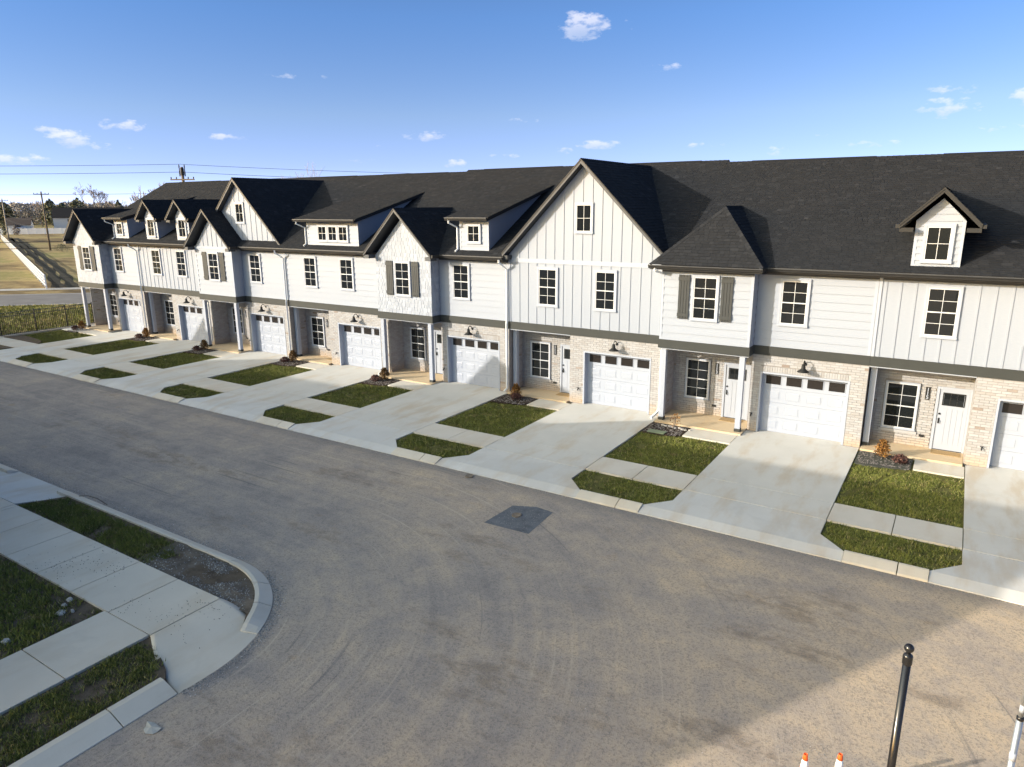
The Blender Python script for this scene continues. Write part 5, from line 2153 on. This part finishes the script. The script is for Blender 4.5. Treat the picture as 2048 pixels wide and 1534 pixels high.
slab(MB(), [(-50.3, -1.7), (-46.2, -1.7), (-46.2, 1.0), (-50.3, 1.0)], -.3, -.008).build('slab', CONC, walk)

# ------------------------------------------------------------------ background: white rail fence, privacy fence
VINYL = plain('white vinyl', (.78, .79, .80), .45, .3, var=.03)
a, b = Vector((-80.3, 11.2, -.32)), Vector((-221.8, 65.15, -.32))
L = (b - a).length
ang = math.atan2(b.y - a.y, b.x - a.x)
F = thing('rail_fence', a, 'long white vinyl rail fence running away across the field', 'fence')
F.rotation_euler = (0, 0, ang)
n = int(L / 2.44)
pm = MB().box(-.065, .065, -.065, .065, 0, 1.45).mesh('fence_post', VINYL)
for k in range(n + 1):
    link('fence_post', pm, F, (k * 2.44, 0, 0))
for z in (.25, .6, .95, 1.28):
    MB().box(0, n * 2.44, -.03, .03, z, z + .14).build('rail', VINYL, F)
a, b = Vector((-285, 57, -.32)), Vector((-205, 140, -.32))
F = thing('privacy_fence', a, 'solid white privacy fence across the far end of the field', 'fence')
F.rotation_euler = (0, 0, math.atan2(b.y - a.y, b.x - a.x))
L = (b - a).length
n = int(L / 2.44)
for k in range(n):
    MB().box(k * 2.44 + .07, k * 2.44 + 2.40, -.03, .03, .05, 1.85).build('panel', VINYL, F)
    MB().box(k * 2.44 - .07, k * 2.44 + .06, -.07, .07, 0, 1.95).build('fence_post', VINYL, F)

# ------------------------------------------------------------------ utility poles and wires
WOOD = plain('weathered pole wood', (.16, .13, .10), .95, .1, var=.2)
WOODL = plain('pale pole wood', (.34, .31, .27), .95, .1, var=.2)


def utility_pole(x, y, h, arm, ang, label, mat, extra=False):
    T = thing('utility_pole', (x, y, -.32), label, 'utility pole', 'utility poles along the field')
    T.rotation_euler = (0, 0, ang)
    MB().lathe(0, 0, [(.19, 0), (.13, h)], 12).build('shaft', mat, T, True)
    for z in ([h - .5] if not extra else [h - 1.2]):
        MB().box(-arm, arm, -.16, -.04, z - .06, z + .06).build('crossarm', WOOD, T)
        for q in (-.95, -.5, .5, .95):
            MB().lathe(q * arm, -.1, [(.03, z + .06), (.06, z + .12), (.05, z + .24), (.02, z + .26)], 8).build('insulator', MATTE, T)
    if extra:
        MB().lathe(.0, -.0, [(.17, h - .80), (.17, h - .15), (.1, h - .05)], 12).build('transformer', MATTE, T)
        for q in (-.28, .28):
            MB().lathe(q, 0, [(.05, h - .9), (.06, h - .6), (.04, h - .2), (.06, h + .1), (.02, h + .25)], 8).build('insulator', MATTE, T)
    return T


va = math.atan2(65.15 - 11.2, -221.8 + 80.3)
p3 = (-66.2, 18.9)
utility_pole(*p3, 12.0, 1.25, math.radians(-57 + 90 - 8), 'tall utility pole with transformer rising behind the roof ridge', WOOD, True)
utility_pole(-153.5, 45.7, 11.3, 1.3, math.radians(64), 'dark utility pole standing midway across the field', WOOD)
utility_pole(-212.8, 63.2, 10.6, 1.3, math.radians(64), 'pale utility pole leaning by the far end of the rail fence', WOODL)


def wire(p, q, sag, rad, label, group='overhead wires'):
    mb = MB()
    p, q = Vector(p), Vector(q)
    pts = [p.lerp(q, t) - Vector((0, 0, sag * 4 * t * (1 - t))) for t in np.linspace(0, 1, 17)]
    mb.tube(pts, rad, 4)
    return tag(mb.build('wire', MATTE), label, 'wire', group)


dv = Vector((dr.x, dr.y, 0))
lf = Vector((p3[0], p3[1], 0)) - dv * 62
rt = Vector((p3[0], p3[1], 0)) + dv * 60
wire(Vector((p3[0] - .3, p3[1], 11.95)), lf + Vector((0, 0, 12.6)), .5, .016, 'topmost overhead wire leaving the tall pole over the field')
wire(Vector((p3[0], p3[1], 11.2)), lf + Vector((0, 0, 11.9)), .5, .018, 'overhead wire just below the topmost one over the field')
wire(Vector((p3[0] - .3, p3[1], 11.95)), rt + Vector((0, 0, 11.2)), .6, .016, 'topmost overhead wire running behind the ridge to the bare tree')
wire(Vector((p3[0], p3[1], 11.2)), rt + Vector((0, 0, 10.4)), .6, .018, 'lower overhead wire running behind the ridge to the bare tree')
wire(Vector((p3[0], p3[1], 9.2)), lf + Vector((0, 0, 10.2)), .5, .014, 'single thin wire at middle height over the field')
wire(Vector((p3[0], p3[1], 4.85)), lf + Vector((0, 0, 4.6)), .25, .03, 'upper of two dark cables hanging low over the field')
wire(Vector((p3[0], p3[1], 4.2)), lf + Vector((0, 0, 4.1)), .25, .03, 'lower of two dark cables hanging low over the field')
wire((-153.5, 45.7, 6.6), (-212.8, 63.2, 6.6), 1.2, .03, 'sagging cable between the two poles in the field')
wire((-153.5, 45.7, 4.9), (-212.8, 63.2, 5.3), 1.0, .03, 'lower sagging cable between the two poles in the field')


# ------------------------------------------------------------------ far houses and cars
def far_house(x, y, ang, w, d, he, hr, label, roofm, wins=(), porch=False, name='house'):
    T = thing(name, (x, y, -.32), label, 'house')
    T.rotation_euler = (0, 0, ang)
    mb = MB()
    mb.prism([(0, 0, 0), (0, d, 0), (0, d, he), (0, d / 2, hr), (0, 0, he)], (w, 0, 0))
    mb.build('wall', plain('pale siding', (.55, .56, .57), .7, var=.04), T)
    rf = MB()
    rf.prism([(-.3, -.5, he - .15), (-.3, d / 2, hr + .15), (-.3, d + .5, he - .15), (-.3, d + .5, he + .03), (-.3, d / 2, hr + .36), (-.3, -.5, he + .03)], (w + .6, 0, 0))
    rf.build('roof', roofm, T)
    for (a, b, c, e) in wins:
        f = MB().box(a, b, -.06, 0, c, e).build('window', TRIM, T)
        MB().box(a + .12, b - .12, -.09, -.05, c + .12, e - .12).build('pane', GLASS, f)
    if porch:
        mb = MB()
        mb.prism([(w * .45, -1.6, 2.4), (w * .45 + 4, -1.6, 2.4), (w * .45 + 2, -1.6, 3.5)], (0, 1.6, 0))
        mb.build('porch_gable', TRIM, T)
        for q in (.2, 3.8):
            MB().box(w * .45 + q - .12, w * .45 + q + .12, -1.5, -1.26, 0, 2.4).build('porch_post', TRIM, T)
        MB().box(w * .45 + 1.4, w * .45 + 2.6, -.08, 0, 0, 2.2).build('door', MATTE, T)
    return T


RA = math.radians(56)
fv = Vector((math.cos(RA), math.sin(RA), 0))
far_house(-314, 122, RA, 34, 9, 4.4, 8.0, 'long grey white house with dark roof beyond the privacy fence', ROOFDECK, [(5, 7, 2.6, 3.8), (11, 13, 2.6, 3.8), (19, 21, 2.6, 3.8), (26, 28, 2.6, 3.8)], True)
far_house(-319, 107, RA, 8, 6, 1.8, 4.2, 'small brown roofed shed beside the long grey white house', plain('brown roof', (.09, .07, .06), .9), name='shed')


def car(x, y, ang, colr, label):
    T = thing('parked_car', (x, y, -.3), label, 'car', 'cars parked beyond the far fence')
    T.rotation_euler = (0, 0, ang)
    m_ = plain('car paint', colr, .3, .5)
    mb = MB()
    mb.prism([(-2.2, -.85, .35), (2.2, -.85, .35), (2.25, -.85, .8), (1.2, -.85, .95), (-2.0, -.85, 1.0), (-2.25, -.85, .75)], (0, 1.7, 0))
    mb.build('body', m_, T)
    mb = MB()
    mb.prism([(-1.7, -.75, .98), (.9, -.75, .95), (.35, -.75, 1.48), (-1.2, -.75, 1.5)], (0, 1.5, 0))
    mb.build('cabin', GLASS, T)
    for sx in (-1.35, 1.35):
        for sy in (-.88, .7):
            MB().tube([(sx, sy, .33), (sx, sy + .18, .33)], .33, 12).build('wheel', MATTE, T)


car(-322, 104, 1.1, (.02, .03, .06), 'dark blue car parked at the far fence beside the pale pole')
car(-331, 99, 1.0, (.03, .03, .035), 'black car parked at the far fence behind the blue one')
car(-316, 110, 1.2, (.55, .57, .62), 'white car parked beside the small brown shed')
car(-326, 116, .9, (.05, .08, .16), 'blue car parked behind the white one by the shed')


# ------------------------------------------------------------------ trees
def bare_tree(x, y, h, label, seed, spread=.5, depth=5, z=-.32, trunk=None, group='bare trees beyond the field', lean=0.0, rmin=.05):
    r = random.Random(seed)
    T = thing('bare_tree', (x, y, z), label, 'tree', group)
    tr, tw = MB(), MB()
    r0 = trunk or h * .018

    def grow(p, d, l, rad, lv):
        k = 3
        pts = [p]
        rs = [rad]
        q = p
        dd = d.copy()
        for s_ in range(k):
            dd = (dd + Vector((r.gauss(0, .10), r.gauss(0, .10), r.gauss(.05, .06)))).normalized()
            q = q + dd * (l / k)
            pts.append(q)
            rs.append(rad * (1 - .38 * (s_ + 1) / k))
        (tr if lv < 2 else tw).tube(pts, rs, 6 if lv < 2 else 3, r.random(), False)
        if lv >= depth:
            return
        nb = r.choice((2, 3, 3)) if lv else r.choice((3, 4))
        for s_ in range(nb):
            a = r.uniform(0, 2 * PI)
            ax = Vector((math.cos(a), math.sin(a), 0))
            nd = (dd * (1 - spread * .55) + ax * spread * r.uniform(.5, 1.25) + Vector((0, 0, .18))).normalized()
            t = r.uniform(.45, 1) if s_ else 1.0
            b = pts[-1] if t > .95 else Vector(pts[1]).lerp(pts[-1], t)
            grow(b, nd, l * r.uniform(.6, .82), max(rmin, rad * .55), lv + 1)

    grow(Vector((0, 0, 0)), Vector((lean, 0, 1)).normalized(), h * .30, r0, 0)
    tr.build('trunk', BARK, T)
    o = tw.build('crown', TWIG, T)
    o['kind'] = 'stuff'
    return T


def evergreen(x, y, h, w, label, seed, z=-.32, conical=.12, group='evergreen trees beyond the field', n=1400, leaf=.5, mat=None):
    r = np.random.default_rng(seed)
    T = thing('evergreen_tree', (x, y, z), label, 'tree', group)
    MB().lathe(0, 0, [(h * .022, 0), (h * .012, h * .7)], 8).build('trunk', BARK, T)
    mb = MB()
    cl = [(r.uniform(0, 2 * PI), r.uniform(.15, .95), r.uniform(.55, 1.1)) for _ in range(26)]
    for k in range(n):
        a0, t0, k0 = cl[r.integers(len(cl))]
        t = min(1, max(.06, t0 + r.normal(0, .07)))
        prof = (math.sin(PI * min(1, t * .9 + .12)) ** .6) * (1 - conical * t)
        rad = w * .5 * prof * k0 * math.sqrt(r.random())
        a = a0 + r.normal(0, .45)
        p = Vector((math.cos(a) * rad, math.sin(a) * rad, h * t))
        d1 = Vector(r.normal(0, 1, 3)).normalized()
        d2 = d1.cross(Vector(r.normal(0, 1, 3))).normalized()
        l = leaf * r.uniform(.5, 1.2)
        mb.face([p - d1 * l, p + d2 * l * .6, p + d1 * l, p - d2 * l * .6], min(1, max(0, r.normal(.45, .25))))
    o = mb.build('crown', mat or EVERG, T)
    o['kind'] = 'stuff'
    return T


C0 = Vector((0, -24.6, 0))


def at(az, dist):
    a = math.radians(az)
    return (math.sin(a) * dist, -24.6 + math.cos(a) * dist)


bare_tree(*at(-62.6, 372), 21, 'broad round bare tree behind the dark pole in the field', 3, .62, 6)
bare_tree(*at(-61.4, 380), 15, 'smaller bare tree at the edge of the broad one', 4, .55, 5)
bare_tree(*at(-59.4, 215), 15, 'slender pair of bare stems above the end house bay, left stem', 5, .34, 5)
bare_tree(*at(-58.5, 215), 16, 'tall twiggy bare tree above the end house bay', 8, .40, 6)
bare_tree(*at(-68.4, 385), 15, 'bare tree beside the pale leaning pole', 9, .5, 5)
bare_tree(*at(-65.6, 385), 14, 'low bare tree between the two field poles', 10, .55, 5)
bare_tree(*at(-60.2, 385), 12, 'low bare tree behind the long grey white house', 12, .55, 5)
bare_tree(*at(-57.2, 300), 12, 'bare tree half hidden by the roof of the end house', 14, .5, 5)
bare_tree(-49.5, 18.4, 12.6, 'thin bare treetop showing over the ridge beyond the tall gable', 21, .30, 5, group='bare treetops over the ridge', rmin=.012)
bare_tree(1.3, 51, 13.6, 'twiggy bare treetop showing over the ridge above house 115', 22, .5, 5, group='bare treetops over the ridge', rmin=.014)
for k, (az, dist, h, w, lb) in enumerate([
        (-67.6, 400, 11, 10, 'rounded dark evergreen by the pale leaning pole'), (-65.0, 405, 12, 13, 'wide olive evergreen in the middle of the wood edge'),
        (-63.4, 395, 12.5, 12, 'tall dark evergreen just left of the dark field pole'), (-64.3, 415, 10.5, 10, 'lower dark evergreen behind the olive one'),
        (-61.0, 410, 11.5, 6, 'narrow dark evergreen rising behind the grey house roof'), (-58.9, 410, 10, 14, 'broad evergreen at the end of the wood behind the house')]):
    evergreen(*at(az, dist), h, w, lb, 40 + k, n=900, leaf=.75)
evergreen(-254.5, 79.4, 3.6, 2.6, 'small dark clipped evergreen by the pale pole at the white fence', 60, conical=.45, group='small shrubs by the white fence', n=500, leaf=.22)
evergreen(-250.5, 81.2, 3.4, 2.6, 'small brownish evergreen beside the clipped dark one', 61, conical=.4, group='small shrubs by the white fence', n=500, leaf=.22, mat=TWIG)
shrub('shrub', -146, 44.3, -.32, 1.3, 2.6, EVERG, 500, 'low windswept bush in the field beside the dark pole', None, .16, 1, 90)
pot = MB()
pot.lathe(0, 0, [(.35, 0), (.55, .6), (.6, .75), (.45, .75)], 12)
tag(pot.build('planter', MATTE, None, True, (-142.5, 45.9, -.32)), 'small dark round planter in the field beside the low bush', 'planter')

# the wood: a mass nobody could count
r = np.random.default_rng(31)
n = 46000
az = np.radians(r.uniform(-76, -40, n))
dist = r.uniform(425, 500, n)
ht = (8.6 + 2.6 * smoothfield(az * 60, dist * 0, .9, 5) + 1.6 * (smoothfield(az * 200, dist * 0, 1.0, 6) - .5))
x = np.sin(az) * dist
y = -24.6 + np.cos(az) * dist
z = ht * np.sqrt(r.random(n)) - .3
d1 = r.normal(0, 1, (n, 3))
d1 /= np.linalg.norm(d1, axis=1)[:, None]
d1[:, 2] += .6
d2 = np.cross(d1, r.normal(0, 1, (n, 3)))
d2 /= np.linalg.norm(d2, axis=1)[:, None]
l = r.uniform(.3, 1.3, n)[:, None]
Pn = np.stack([x, y, z], 1)
V = np.stack([Pn - d1 * l, Pn + d2 * l * .28, Pn + d1 * l, Pn - d2 * l * .28], 1)
gmask = smoothfield(az * 120, dist * .02, .8, 8) + r.normal(0, .12, n)
tone = np.clip(r.normal(.4, .25, n), 0, 1)
F_ = np.arange(4 * n).reshape(n, 4)
M_WOOD = tone_paint('winter wood', [(0, (.20, .19, .17)), (.3, (.27, .245, .22)), (.7, (.36, .33, .30)), (1, (.44, .41, .38))], .95, .05)  # tones lightened, with the haze of distance painted in
me = arrays_mesh('woods', V.reshape(-1, 3), F_, tone, M_WOOD)
tag(link('woods', me), 'long grey brown winter wood closing the view beyond the field', 'woods', kind='stuff')

# ------------------------------------------------------------------ the row on the near side of the street (behind the camera): it shades the street
OR_ = thing('opposite_terrace', (-19.0, -21.4, -.1), 'white terrace across the street that throws its gabled shadow over the road', 'terrace')
OL = 8 * 6.84
mb = MB()
mb.box(-OL, 0, -13.2, 0, 0, 5.6)
mb.build('wall', TRIM, OR_)
mb = MB()
mb.prism([(-OL - .25, .45, 5.72), (-OL - .25, -6.6, 9.47), (-OL - .25, -13.65, 5.72)], (OL + .5, 0, 0))
mb.build('roof', ROOFDECK, OR_)
for gx in (-36.4 + 19, -57 + 19, -8.0, -29.0):
    big_ = gx < -15 and gx != -29.0
    hf, zp, yf = (3.45, 9.6, .36) if big_ else (1.95, 7.75, 1.0)
    mb = MB()
    mb.prism([(gx - hf, yf, zp - hf), (gx + hf, yf, zp - hf), (gx, yf, zp)], (0, -6.9 if big_ else -4.5, 0))
    mb.build('gable_roof', ROOFDECK, OR_)
    if not big_:
        MB().box(gx - 1.6, gx + 1.6, .001, .6, 2.8, 5.6).build('bay_wall', WHITE, OR_)
for k in range(8):
    for q in (1.8, 4.4):
        xw = -OL + k * 6.84 + q
        MB().box(xw - .4, xw + .4, .001, .03, 3.9, 5.3).build('pane', GLASS, OR_)
